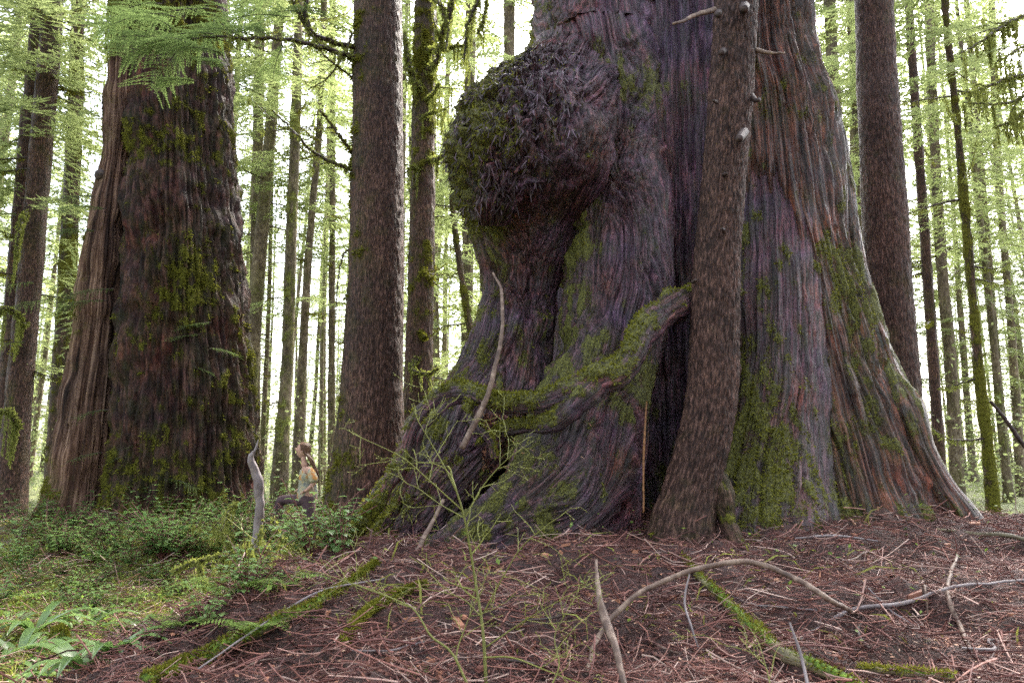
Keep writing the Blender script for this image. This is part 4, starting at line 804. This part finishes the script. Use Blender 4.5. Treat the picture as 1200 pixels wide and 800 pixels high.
shrub('huckleberry_shrub', 'bare bright green twiggy shrub standing in front of the burl cedar', [
    ([(570, 812, 3.5), (566, 740, 3.55), (557, 680, 3.6), (545, 610, 3.6), (534, 572, 3.6)], .009, .005), ([(541, 597, 3.6), (500, 560, 3.55), (470, 535, 3.5), (422, 512, 3.5)], .004, .0018), ([(536, 578, 3.6), (520, 545, 3.62), (507, 522, 3.65), (494, 500, 3.65)], .004, .002),
    ([(546, 605, 3.6), (562, 575, 3.6), (582, 550, 3.6), (600, 533, 3.6)], .004, .002), ([(543, 606, 3.6), (515, 590, 3.65), (490, 572, 3.7), (478, 567, 3.7)], .003, .0018), ([(568, 715, 3.55), (590, 675, 3.5), (612, 640, 3.45), (645, 612, 3.4)], .004, .0018),
    ([(566, 760, 3.55), (610, 730, 3.5), (640, 712, 3.4), (680, 690, 3.35)], .004, .0018), ([(562, 720, 3.55), (540, 700, 3.6), (500, 690, 3.6), (470, 688, 3.6)], .0035, .0015), ([(568, 770, 3.5), (600, 770, 3.4), (640, 785, 3.3), (680, 800, 3.2)], .004, .002)], 3, 3.6)
shrub('huckleberry_shrub', 'low bare green and tan twigs spreading left of the bright green shrub', [
    ([(552, 812, 3.3), (530, 765, 3.35), (505, 745, 3.4), (490, 720, 3.45), (470, 705, 3.5), (380, 672, 3.6)], .006, .0018), ([(548, 800, 3.3), (535, 770, 3.35), (545, 735, 3.4), (560, 700, 3.4)], .004, .0015), ([(470, 705, 3.5), (440, 692, 3.6), (405, 680, 3.65), (392, 668, 3.7)], .003, .0015)], 8, 3.4)
shrub('huckleberry_shrub', 'small bare green twigs at the bottom edge right of the splintered stick', [
    ([(640, 815, 3.1), (655, 780, 3.15), (650, 745, 3.2), (665, 715, 3.2)], .004, .0015), ([(905, 815, 3.0), (900, 790, 3.05), (893, 765, 3.1)], .003, .0015)], 12, 3.1, 3)
shrub('huckleberry_shrub', 'thin bare tan and green twigs in the brush beside the grey pole', [
    ([(360, 660, 6.4), (330, 640, 6.5), (300, 632, 6.6), (270, 610, 6.7)], .006, .003), ([(430, 690, 5.2), (400, 670, 5.3), (360, 655, 5.4), (340, 640, 5.5)], .006, .002)], 15, 6, 4)

# ------------------------------------------------------------------ leafy plants
def leaf_quad(mb, p, d, L, Wd, a, droop=.3):
    d = unit(d); s_ = unit(np.cross(d, [0, 0, 1.]) + [1e-6, 0, 0]); u = np.cross(s_, d); p = np.asarray(p, float)
    rows = [(0, .05), (.3, .85), (.6, 1.), (1, .03)]
    V = []
    for t, w_ in rows:
        c = p + d * L * t - np.array([0, 0, 1]) * droop * L * t * t
        V += [c - s_ * Wd * w_ + u * Wd * .25 * w_, c, c + s_ * Wd * w_ + u * Wd * .25 * w_]
    Q = []
    for i in range(3):
        for j in range(2): Q.append([i * 3 + j, i * 3 + j + 1, i * 3 + j + 4, i * 3 + j + 3])
    mb.add(V, Q, a=a)
def make_salal(seed, h=.5, n=10, leafL=.07):
    r = np.random.default_rng(seed); st = MB(); lf = []
    for k in range(n):
        a = r.uniform(0, 2 * PI); d = np.array([math.cos(a) * r.uniform(.2, .9), math.sin(a) * r.uniform(.2, .9), 1.]); d = unit(d); L = h * r.uniform(.5, 1.2)
        q = catmull([[0, 0, 0], d * L * .5, d * L + [d[0] * .12, d[1] * .12, -.04]], 8); st.tube(q, .004, .0015, 8, 4, .4)
        m = int(r.integers(7, 13))
        for j in range(m):
            t = .3 + .7 * j / m; p = q[min(7, int(t * 7))]; az = a + (-1) ** j * r.uniform(.6, 1.5); mb = MB() if False else None
            lf.append((p, np.array([math.cos(az), math.sin(az), r.uniform(-.1, .5)]), leafL * r.uniform(.6, 1.2), r.random()))
    lm = MB()
    for p, d, L, a in lf: leaf_quad(lm, p, d, L, L * .36, a)
    return st.mesh('stem', M['green_stem']), lm.mesh('leaves', M['leaf'])
def make_fern(seed, L=.55, n=9, up=.8):
    r = np.random.default_rng(seed); st = MB(); fr = []
    for k in range(n):
        lm = MB(); a = 2 * PI * k / n + r.uniform(-.3, .3); Lf = L * r.uniform(.6, 1.1); m = 20; t = np.linspace(0, 1, m)
        d = np.array([math.cos(a), math.sin(a), 0]); q = d * (Lf * t)[:, None] * .9 + np.stack([t * 0, t * 0, Lf * (up * t - .85 * up * t ** 2.2)], -1)
        lm.tube(q, .003, .001, 8, 3, .2); s_ = np.array([-d[1], d[0], 0])
        for j in range(2, m):
            for sg in (-1, 1):
                ll = Lf * .20 * math.sin(PI * min(1, .12 + t[j] * .9)) + .01; dd = s_ * sg + d * .35 + np.array([0, 0, -.15]) + r.normal(0, .06, 3)
                v = quads_from(q[j][None], unit(dd)[None], d[None], [ll], [.009 + .004 * Lf]); lm.add(v, [[0, 1, 2, 3]], a=r.uniform(.3, 1))
        fr.append(lm.mesh('frond', M['fern'], False))
    return fr
def make_strap(seed, L=.35, n=10):
    r = np.random.default_rng(seed); fr = []
    for k in range(n):
        lm = MB(); a = r.uniform(0, 2 * PI); Lf = L * r.uniform(.6, 1.2); d = np.array([math.cos(a), math.sin(a), 0]); s_ = np.array([-d[1], d[0], 0]); t = np.linspace(0, 1, 8)
        q = d * (Lf * t * .9)[:, None] + np.stack([t * 0, t * 0, Lf * (1.0 * t - .8 * t ** 2)], -1); w_ = .022 * np.sin(PI * np.clip(.1 + .9 * t, 0, 1)) + .002
        V = np.stack([q - s_ * w_[:, None] + [0, 0, .006], q, q + s_ * w_[:, None] + [0, 0, .006]], 1); lm.add(V, grid_faces(8, 3, False), a=r.random())
        fr.append(lm.mesh('leaf', M['leaf']))
    return fr
salals = [make_salal(s, h, n_, l) for s, h, n_, l in ((1, .5, 12, .075), (2, .65, 10, .065), (3, .4, 14, .06))]
ferns = [make_fern(s, L, n_) for s, L, n_ in ((1, .5, 9), (2, .4, 8), (3, .65, 10))]
straps = [make_strap(s, L) for s, L in ((1, .34), (2, .26))]
def plant(kind, p, sc_, rz, label, cat, group):
    if kind[0] == 's':
        st, lf = salals[int(kind[1])]; o = empty('leafy_shrub', p, label, cat, group); obj('stem', st, o); obj('leaves', lf, o)['kind'] = 'stuff'
    elif kind[0] == 'f':
        o = empty('fern', p, label, cat, group)
        for m in ferns[int(kind[1])]: obj('frond', m, o)
    else:
        o = empty('strap_leaf_plant', p, label, cat, group)
        for m in straps[int(kind[1])]: obj('leaf', m, o)
    o.rotation_euler = (0, 0, rz); o.scale = (sc_,) * 3; return o
r = np.random.default_rng(77)
PL = [('s0', 205, 640, 'low leafy shrub at the foot of the shaggy cedar, centre one'), ('s1', 245, 625, 'leafy shrub against the right foot of the shaggy cedar'), ('s2', 270, 612, 'small leafy shrub left of the grey pole top'), ('s1', 330, 625, 'leafy shrub in front of the person'), ('s0', 370, 628, 'leafy shrub right in front of the brown hemlock foot'),
      ('s2', 180, 655, 'small leafy shrub on the bank below the shaggy cedar'), ('s0', 150, 645, 'leafy shrub on the bank at the left foot of the shaggy cedar'), ('s2', 120, 665, 'small leafy shrub on the bank below the pale snag'), ('s1', 225, 650, 'tall leafy shrub in the brush left of the pole'), ('s0', 260, 655, 'leafy shrub beside the grey pole, on its left'),
      ('s2', 350, 640, 'low leafy shrub at the feet of the person'), ('s0', 320, 660, 'leafy shrub just right of the grey pole base'), ('s1', 300, 615, 'leafy shrub behind the grey pole'), ('s2', 390, 622, 'tiny leafy shrub at the left foot of the brown hemlock'),
      ('f0', 150, 705, 'fern in the middle of the mossy ground at left'), ('f1', 210, 735, 'small fern near the mossy fallen branch'), ('f0', 265, 700, 'fern left of the base of the grey pole'), ('f1', 330, 690, 'small fern right of the base of the grey pole'), ('f2', 30, 705, 'large fern at the left edge'),
      ('p0', 20, 775, 'strap-leaved plant in the bottom left corner'), ('p1', 60, 760, 'strap-leaved plant beside the mossy stump'), ('p0', 95, 790, 'strap-leaved plant at the bottom edge right of the stump'), ('p1', 15, 735, 'strap-leaved plant above the bottom left corner'), ('p0', 55, 800, 'strap-leaved plant under the mossy stump at the bottom edge'), ('p1', 130, 770, 'strap-leaved plant between the stump and the mossy branch'),
      ('p1', 100, 740, 'strap-leaved plant right behind the mossy stump'), ('f1', 70, 720, 'small fern between the large fern and the stump'), ('f0', 105, 690, 'fern on the slope below the snag'), ('f2', 300, 742, 'bright green fern beside the mossy fallen branch'), ('f1', 490, 790, 'flat green fern sprig at the bottom edge left of the green shrub'),
      ('s2', 60, 650, 'small leafy shrub at the foot of the pale snag'), ('s0', 20, 670, 'leafy shrub at the left edge below the leaning pair'), ('f1', 195, 690, 'small fern in the middle of the brush'), ('p1', 165, 745, 'small strap-leaved plant left of the mossy fallen branch'), ('p0', 40, 745, 'strap-leaved plant left of the stump'),
      ('f1', 745, 665, 'tiny fern sprig under the leaning hemlock'), ('s2', 285, 675, 'low leafy shrub touching the grey pole on its left')]
for kd, x, y, lab in PL:
    p = gp(x, y); sc_ = r.uniform(.8, 1.25) * {'f': .7, 'p': 1.5, 's': 1}[kd[0]] * (.35 if x > 480 and y > 600 else 1)
    plant(kd, p, sc_, r.uniform(0, 6.28), lab, 'fern' if kd[0] == 'f' else 'plant', {'s': 'leafy shrubs around the shaggy cedar', 'f': 'ferns on the mossy ground', 'p': 'strap-leaved plants at lower left'}[kd[0]])
# mossy stump lower left
def blob(name, c, s_, mat, label, cat, tn=3000):
    a = np.linspace(0, PI, 24); th = np.linspace(0, 2 * PI, 30, endpoint=False)
    V = np.stack([np.sin(a)[:, None] ** .7 * np.cos(th), np.sin(a)[:, None] ** .7 * np.sin(th), np.broadcast_to(np.cos(a)[:, None], (24, 30))], -1); N_ = unit(V)
    V = V * (1 + .6 * (fbm(V * 1.8 + c, 3) - .5))[..., None] * s_ + c
    o = empty(name, c - [0, 0, s_[2]], label, cat); Vf = V.reshape(-1, 3)
    part('wood', Vf, grid_faces(24, 30), mat, o, {'grain': Vf, 'moss': np.full(len(Vf), .5), 'tone': np.zeros(len(Vf))})
    ix = rng.integers(0, len(Vf), tn); tufts('moss', Vf[ix], N_.reshape(-1, 3)[ix], o, M['mossy'], (.01, .03), .006, 0)
c = gp(68, 765); blob('mossy_stump', c + [0, 0, .08], np.array([.07, .07, .14]), M['log'], 'small rounded mossy stump among the strap-leaved plants', 'stump', 1400)

# mossy brush tangle around the grey pole: individual arching mossy branches
for k, (pts, lab) in enumerate([([(205, 668, 6.9), (240, 655, 6.8), (280, 650, 6.7), (310, 655, 6.7)], 'shaggy mossy branch arching left of the grey pole'), ([(250, 690, 6.6), (280, 668, 6.5), (305, 655, 6.4), (345, 660, 6.3)], 'shaggy mossy branch crossing behind the grey pole'),
        ([(310, 640, 6.8), (325, 655, 6.7), (345, 665, 6.6), (372, 672, 6.5)], 'shaggy mossy branch sloping right from the grey pole'), ([(275, 590, 8.5), (265, 605, 8.3), (262, 625, 8), (275, 640, 7.8)], 'thin mossy branch left of the person and behind the pole'),
        ([(320, 610, 7.6), (330, 630, 7.5), (348, 640, 7.4), (365, 642, 7.3)], 'mossy branch below the person')]):
    o = empty('mossy_brush_branch', P(*pts[0]), lab, 'branch', 'mossy branches tangled around the grey pole'); moss_branch(pts, .018, .008, o, name='wood', hang=9, hl=.14, moss=2.2, seed=200 + k, sub=6)
# broken thin snags near the person
for k, (x, y0, Yd, rad) in enumerate([(374, 500, 15, .03), (381, 555, 14, .04), (392, 548, 14.5, .05), (368, 580, 15, .04)]):
    b_ = P(x, 615, Yd); stick('broken_sapling', ['tall thin dead sapling right of the person', 'short broken sapling right of the person', 'short broken sapling beside the brown hemlock', 'shortest broken sapling right behind the person'][k], None, [rad, rad * .8, rad * .5], 'log', 'sapling', 20, 8, 'broken saplings by the person', .2, world=[b_, (b_ + P(x, y0, Yd)) / 2, P(x, y0, Yd)])

# ------------------------------------------------------------------ litter on the mound, grass and moss in the hollow
def scatter(n_, x0, x1, y0, y1, f):
    out = []; tot = 0
    while tot < n_:
        m = n_ * 2; y = rng.uniform(y0, y1, m); x = rng.uniform(x0, x1, m); k = rng.random(m) < f(x, y) * np.clip((3.2 / y) ** 1.1, 0, 1); 
        k &= np.abs(x) < y * .78 + .4
        out.append(np.stack([x[k], y[k]], -1)); tot += k.sum()
    return np.concatenate(out)[:n_]
def litter_tubes(xy, Lr, rr_, lift, segs=3):
    n_ = len(xy); a = rng.uniform(0, 2 * PI, n_); L = rng.uniform(*Lr, n_); pit = rng.normal(0, .22, n_)
    z = ground_h(xy[:, 0], xy[:, 1]) + rng.uniform(*lift, n_); c = np.stack([xy[:, 0], xy[:, 1], z], -1)
    d = np.stack([np.cos(a) * np.cos(pit), np.sin(a) * np.cos(pit), np.sin(pit)], -1); s_ = np.stack([-np.sin(a), np.cos(a), a * 0], -1)
    bend = rng.normal(0, .7, n_) * (rng.random(n_) < .6); bz = rng.normal(0, .4, n_); t = np.linspace(-.5, .5, segs)
    path = c[:, None] + d[:, None] * (t[None, :, None] * L[:, None, None]) + s_[:, None] * ((t ** 2)[None, :, None] * (bend * L)[:, None, None]) + np.array([0, 0, 1.]) * ((t ** 2)[None, :, None] * (bz * L)[:, None, None] * -1)
    rad = rng.uniform(*rr_, n_)[:, None] * np.linspace(1, .6, segs)[None]
    up = np.array([0, 0, 1.]); th = np.array([0, 2 * PI / 3, 4 * PI / 3])
    V = path[:, :, None] + rad[:, :, None, None] * (np.cos(th)[None, None, :, None] * s_[:, None, None] + np.sin(th)[None, None, :, None] * up)
    base = np.arange(n_)[:, None, None] * (segs * 3); f = grid_faces(segs, 3)[None] + base
    return V.reshape(-1, 3), f.reshape(-1, 4), np.repeat(np.clip(rng.random(n_) ** 1.6 + .9 * (fbm(c * 1.5 + 40, 3) - .5), 0, 1), segs * 3)
def brown(x, y): return np.clip(1.08 - greenness(x, y), .03, 1)
xy = scatter(32000, -4, 7, 2.0, 9.5, brown)
V, f, a = litter_tubes(xy, (.05, .24), (.0012, .0035), (-.006, .05), 3); tag(obj('twig_litter', mesh('twig_litter', V, f, M['twig'], {'rnd': a})), kind='stuff')
xy = scatter(5200, -4, 7, 2.0, 9.5, brown)
V, f, a = litter_tubes(xy, (.12, .5), (.002, .007), (.0, .07), 5); tag(obj('branch_litter', mesh('branch_litter', V, f, M['twig'], {'rnd': a})), kind='stuff')
xy = scatter(45000, -4, 7, 2.0, 9.5, brown); n_ = len(xy)
c = np.stack([xy[:, 0], xy[:, 1], ground_h(xy[:, 0], xy[:, 1]) + rng.uniform(0, .02, n_)], -1); d = unit(rng.normal(0, 1, (n_, 3)) * [1, 1, .45]); s_ = unit(np.cross(d, [0, 0, 1.]) + rng.normal(0, .35, (n_, 3)))
v = quads_from(c, d, s_, rng.uniform(.012, .035, n_) * (1 + 1.6 * (rng.random(n_) < .06)), rng.uniform(.003, .009, n_) * (1 + 1.2 * (rng.random(n_) < .06))); tag(obj('bark_litter', mesh('bark_litter', v.reshape(-1, 3), np.arange(4 * n_).reshape(-1, 4), M['chips'], {'rnd': np.repeat(np.clip(rng.random(n_) ** 1.5 + 1.3 * (fbm(c * 1.8, 3) - .5), 0, 1), 4)}, False)), kind='stuff')
xy = scatter(420, -4, 7, 2.2, 9.5, brown); n_ = len(xy); ch = MB()
for k in range(n_):
    c0 = np.array([*xy[k], float(ground_h(*xy[k])) + .004]); a0 = rng.uniform(0, PI); d0 = np.array([math.cos(a0), math.sin(a0), rng.normal(0, .15)]); s0 = np.array([-math.sin(a0), math.cos(a0), rng.normal(0, .2)])
    L0, W0, H0 = rng.uniform(.02, .075), rng.uniform(.006, .018), rng.uniform(.004, .014); up_ = np.array([0, 0, 1.]); t0 = rng.uniform(.4, 1, 4)
    bt = np.array([c0 - d0 * L0 - s0 * W0 * t0[0], c0 - d0 * L0 * .8 + s0 * W0, c0 + d0 * L0 + s0 * W0 * t0[1], c0 + d0 * L0 * .7 - s0 * W0]); tp_ = bt + up_ * H0 * 1.6 * t0[:, None]
    ch.add(np.vstack([bt - up_ * .01, tp_]), [[4, 5, 6, 7], [0, 1, 5, 4], [1, 2, 6, 5], [2, 3, 7, 6], [3, 0, 4, 7]], a=float(rng.random()))
V, f, a = ch.arrays(); tag(obj('rotten_chunks', mesh('rotten_chunks', V, f, M['chips'], {'rnd': a}, False)), kind='stuff')
def green_w(x, y): return np.clip(greenness(x, y), 0.02, 1)
xy = scatter(42000, -13, 3, 4.0, 18, green_w); n_ = len(xy)
c = np.stack([xy[:, 0], xy[:, 1], ground_h(xy[:, 0], xy[:, 1]) - .005], -1); d = unit(rng.normal(0, .75, (n_, 3)) * [1, 1, .2] + [0, 0, .7]); s_ = unit(np.cross(d, rng.normal(0, 1, (n_, 3))))
cl = fbm(np.stack([xy[:, 0] * 1.6, xy[:, 1] * 1.6, xy[:, 0] * 0], -1), 3); L = rng.uniform(.05, .20, n_) * (.4 + 1.5 * cl)
e1 = c + d * L[:, None] * .55; e2 = c + d * L[:, None] + np.stack([d[:, 0], d[:, 1], d[:, 2] * 0 - .6], -1) * L[:, None] * .4; w_ = rng.uniform(.002, .005, n_)[:, None] * s_ * (1 + xy[:, 1:] * .08)
V = np.stack([c - w_, c + w_, e1 + w_, e1 - w_, e2], 1).reshape(-1, 3); b0 = np.arange(n_)[:, None] * 5
tag(obj('grass', mesh('grass', V, [b0 + np.array([[0, 1, 2, 3]]), b0 + np.array([[3, 2, 4]])], M['grass'], {'rnd': np.repeat(rng.random(n_), 5)}, False)), kind='stuff')
xy = scatter(36000, -14, 9, 4.0, 20, lambda x, y: green_w(x, y) * .9); n_ = len(xy)
cl = fbm(np.stack([xy[:, 0] * 2.2, xy[:, 1] * 2.2, xy[:, 0] * 0 + 5], -1), 3)
c = np.stack([xy[:, 0], xy[:, 1], ground_h(xy[:, 0], xy[:, 1]) + rng.random(n_) * .6 * cl ** 1.5], -1); d = unit(rng.normal(0, 1, (n_, 3)) * [1, 1, .6]); s_ = unit(np.cross(d, rng.normal(0, .4, (n_, 3)) + [0, 0, 1])); L = rng.uniform(.015, .04, n_) * (1 + xy[:, 1] * .05)
v = quads_from(c, d, s_, L, L * .3); tag(obj('ground_cover', mesh('ground_cover', v.reshape(-1, 3), np.arange(4 * n_).reshape(-1, 4), M['fern'], {'rnd': np.repeat(rng.random(n_), 4)}, False)), kind='stuff')
xy = scatter(6000, -10, 3, 4.0, 14, green_w)
V, f, a = litter_tubes(xy, (.15, .7), (.002, .006), (.0, .10), 4); tag(obj('brush_litter', mesh('brush_litter', V, f, M['twig'], {'rnd': np.clip(a + .25, 0, 1)})), kind='stuff')

# brush round the foot of the shaggy cedar: one uncountable mass of leafy stems
def marr(me):
    k = len(me.vertices); c_ = np.zeros(k * 3, np.float32); me.vertices.foreach_get('co', c_)
    return c_.reshape(-1, 3), [np.array([list(p_.vertices) for p_ in me.polygons if len(p_.vertices) == q_]).reshape(-1, q_) for q_ in (4, 3)]
src = [(marr(a_), marr(b_)) for a_, b_ in salals]; rb = np.random.default_rng(31)
bl, bs = MB(), MB()
for k in range(96):
    x_, y_ = (410 - 390 * rb.random() ** 1.5, rb.uniform(600, 660)) if k < 62 else (rb.uniform(0, 330), rb.uniform(650, 740))
    p_ = gp(x_, y_)
    if p_[1] > 16: continue
    (sv_, sf_), (lv_, lf_) = src[k % 3]; M3 = rotz(rb.uniform(0, 6.28)) * rb.uniform(.8, 1.75) * (1 if k < 62 else .6)
    bl.add(lv_ @ M3.T + p_, lf_[0], a=float(rb.random())); bs.add(sv_ @ M3.T + p_, sf_[0], sf_[1], a=.3)
V, f, a = bl.arrays(); tag(obj('brush', mesh('brush', V, f, M['leaf'], {'rnd': np.clip(a + rb.normal(0, .2, len(a)), 0, 1)})), kind='stuff')
V, f, a = bs.arrays(); tag(obj('brush_stems', mesh('brush_stems', V, f, M['twig'], {'rnd': a})), kind='stuff')
# ------------------------------------------------------------------ the person looking up
def skin(name, verts, edges, mat, parent, root=0, sub=2):
    me = bpy.data.meshes.new(name); off_ = np.array(parent.location)
    me.from_pydata([tuple(np.array(v[:3]) - off_) for v in verts], edges, []); o = bpy.data.objects.new(name, me); col.objects.link(o)
    m_ = o.modifiers.new('s', 'SKIN'); m_.branch_smoothing = .6
    if not me.skin_vertices: me.skin_vertices
    sv = me.skin_vertices[0].data if len(me.skin_vertices) else None
    for k, v in enumerate(verts):
        sv[k].radius = (v[3], v[4] if len(v) > 4 else v[3]); sv[k].use_root = (k == root)
    o.modifiers.new('u', 'SUBSURF').levels = sub
    dg = bpy.context.evaluated_depsgraph_get(); dg.update(); ne = bpy.data.meshes.new_from_object(o.evaluated_get(dg)); bpy.data.objects.remove(o)
    ne.name = name; ne.materials.clear(); ne.materials.append(mat)
    for p_ in ne.polygons: p_.use_smooth = True
    return obj(name, ne, parent)
def flat(name, stops, scale=8, rough=.8):
    return plain_mat(name, stops, rough, scale, .002, False)
m_skin = flat('skin', [(.3, (.36, .20, .15)), (.7, (.50, .31, .24))]); m_hair = flat('hair', [(.3, (.03, .012, .006)), (.7, (.14, .06, .025))], 40, .6)
m_shirt = flat('tie_dye_shirt', [(.36, (.05, .07, .10)), (.44, (.20, .21, .19)), (.54, (.34, .31, .20)), (.62, (.40, .16, .035)), (.72, (.25, .26, .08))], 5.5); m_pants = flat('trousers', [(.3, (.035, .018, .022)), (.7, (.085, .048, .055))], 14)
PY = 11.5
def Q(x, y, dy, *r_): return (*P(x, y, PY + dy), *r_)
pb = P(358, 640, PY); per = empty('person', (pb[0], pb[1], float(ground_h(pb[0], pb[1]))), 'long-haired person in tie-dye shirt and dark trousers gazing up, one leg raised', 'person')
B = [Q(360, 583, 0, .12, .15), Q(360.5, 570, 0, .10, .14), Q(359, 556, 0, .11, .16), Q(357.5, 547, 0, .07, .09), Q(356, 541, 0, .052), Q(355.5, 535, 0, .05), Q(355.5, 528, 0, .04), Q(355, 527, 0, .03), Q(355, 526, 0, .03), Q(355, 525, 0, .02), Q(354, 527, 0, .02),
     Q(362, 549, -.19, .055), Q(369, 565, -.24, .040), Q(360, 574, -.20, .028), Q(357, 575.5, -.19, .034, .018),
     Q(360, 549, .19, .055), Q(364, 566, .24, .040), Q(353, 572, .20, .028), Q(350, 573, .19, .034, .018),
     Q(362, 588, -.09, .085), Q(366, 612, -.10, .058), Q(362, 638, -.10, .040), Q(355, 643, -.11, .035),
     Q(356, 586, .09, .088), Q(327, 585, .10, .060), Q(325, 612, .10, .042), Q(318, 617, .10, .035)]
E = [(0, 1), (1, 2), (2, 3), (3, 4), (4, 5), (5, 6), (5, 7), (7, 8), (8, 9), (7, 10), (2, 11), (11, 12), (12, 13), (13, 14), (2, 15), (15, 16), (16, 17), (17, 18), (0, 19), (19, 20), (20, 21), (21, 22), (0, 23), (23, 24), (24, 25), (25, 26)]
for hb, (hx, hy, hd) in ((14, (357, 575.5, -.19)), (18, (350, 573, .19))):
    for f_ in range(5):
        y0 = hd + (-.03 + .016 * f_ if f_ < 4 else .035); l_ = [4.6, 5.4, 5.1, 4.2, 2.8][f_]; k0 = len(B)
        B += [Q(hx - l_ * .45, hy + .6 + (1.5 if f_ == 4 else 0), y0, .009), Q(hx - l_ * .8, hy + 2.0 + (1.5 if f_ == 4 else 0), y0, .008), Q(hx - l_, hy + 3.6, y0, .007)]; E += [(hb, k0), (k0, k0 + 1), (k0 + 1, k0 + 2)]
bd = skin('body', B, E, m_skin, per)
# the head: an egg with brow, nose, lips and chin, tilted up
hn, hm_ = 36, 32; a = np.linspace(0, PI, hn)[:, None]; th = np.linspace(0, 2 * PI, hm_, endpoint=False)[None]
hx = np.sin(a) * np.cos(th); hy = np.sin(a) * np.sin(th); hz = np.cos(a) + 0 * th          # face towards +x, crown +z
face = np.clip(hx, 0, 1); g_ = lambda z0, w_, y0=0, wy=.25: np.exp(-((hz - z0) / w_) ** 2 - ((np.abs(hy) - y0) / wy) ** 2)
rx = .098 + face * (.030 * g_(-.22, .16, 0, .13) - .012 * g_(.02, .13, .38, .18) + .010 * g_(-.52, .07, 0, .3) - .006 * g_(-.62, .05, 0, .4) + .014 * g_(-.86, .16, 0, .35) + .004 * g_(.22, .1))
jaw = 1 - .28 * np.clip(-hz - .2, 0, 1)
HV = np.stack([hx * rx * (jaw + .1 * face), hy * .078 * jaw, hz * .122], -1).reshape(-1, 3)
ta = R(24); xr = HV[:, 0] * math.cos(ta) - HV[:, 2] * math.sin(ta) * 1.0; zr = HV[:, 0] * math.sin(ta) + HV[:, 2] * math.cos(ta)
HC = P(355.2, 527.5, PY); HV = np.stack([-xr, HV[:, 1], zr], -1) + HC
ob = bd.data; nv = len(ob.vertices); co = np.zeros(nv * 3, np.float32); ob.vertices.foreach_get('co', co); co = co.reshape(-1, 3)
q4 = np.array([list(p_.vertices) for p_ in ob.polygons if len(p_.vertices) == 4]); q3 = np.array([list(p_.vertices) for p_ in ob.polygons if len(p_.vertices) == 3]).reshape(-1, 3)
bd.data = mesh('body', np.vstack([co, HV - np.array(per.location)]), [f for f in (q4, q3, grid_faces(hn, hm_) + nv) if len(f)], m_skin)
skin('shirt', [Q(360, 590, 0, .158, .195), Q(360.5, 576, 0, .140, .175), Q(360.5, 566, 0, .132, .17), Q(359, 555, 0, .135, .185), Q(358, 548, 0, .09, .12), Q(363, 551, -.20, .085), Q(367.5, 561, -.245, .078), Q(368.5, 566, -.25, .07), Q(360, 551, .20, .085), Q(363, 562, .245, .078), Q(363.5, 566, .25, .07)], [(0, 1), (1, 2), (2, 3), (3, 4), (3, 5), (5, 6), (6, 7), (3, 8), (8, 9), (9, 10)], m_shirt, per, 3)
skin('trousers', [Q(360, 574, 0, .135, .17), Q(360, 586, 0, .135, .175), Q(362, 592, -.09, .108), Q(366, 612, -.10, .085), Q(363, 634, -.10, .075), Q(354, 586, .09, .108), Q(328, 585, .10, .085), Q(326, 600, .10, .078), Q(325, 612, .10, .07)], [(0, 1), (1, 2), (2, 3), (3, 4), (1, 5), (5, 6), (6, 7), (7, 8)], m_pants, per)
skin('shoe', [Q(364, 641, -.10, .05), Q(358, 643, -.105, .045), Q(352, 644, -.11, .035)], [(0, 1), (1, 2)], M['dark_stick'], per); skin('shoe', [Q(327, 615, .10, .05), Q(321, 617, .10, .045), Q(315, 618, .10, .035)], [(0, 1), (1, 2)], M['dark_stick'], per)
mb = MB(); r_h = np.random.default_rng(4)
for k in range(120):
    a = r_h.uniform(-1, 1); u_ = r_h.uniform(.0, 1)
    def hp(ang, ya, sc_=1.06):   # ang from the face direction over the crown to the nape
        x_, z_ = math.cos(ang) * .102, math.sin(ang) * .124; v_ = np.array([-(x_ * math.cos(ta) - z_ * math.sin(ta)), 0, x_ * math.sin(ta) + z_ * math.cos(ta)]) * math.cos(ya) * sc_; v_[1] = math.sin(ya) * .085 * sc_; return HC + v_
    ya = a * 1.45; ar = [hp(R(42), ya), hp(R(105 + 20 * u_), ya), hp(R(150), ya * .95), hp(R(185), ya * .8)]
    ar += [P(366 + r_h.normal(0, 1.0), 541, PY + a * .12), P(369.5 + r_h.normal(0, 1.2), 550 + 3 * u_, PY + a * .14), P(370.5 + r_h.normal(0, 1.5), 557 + r_h.random() * 9, PY + a * .15)]
    mb.tube(ar, .017, .006, 14, 4, .5)
hr = mb.part('hair', m_hair, per); hr['kind'] = 'stuff'
for dy in (-.03, .03):
    mb = MB(); c = HC + np.array([-.088, dy, .045]); V_, _, _ = tube([c - [.006, 0, .002], c, c + [.004, 0, 0]], [.004, .009, .003], 6); mb.add(V_, grid_faces(3, 6)); mb.part('eye', m_hair, per)
for dy in (-.08, .08):
    mb = MB(); c = HC + np.array([.012, dy, -.01]); V_, _, _ = tube([c - [0, 0, .03], c, c + [0, 0, .03]], [.006, .016, .008], 6); mb.add(V_, grid_faces(3, 6)); mb.part('ear', m_skin, per)
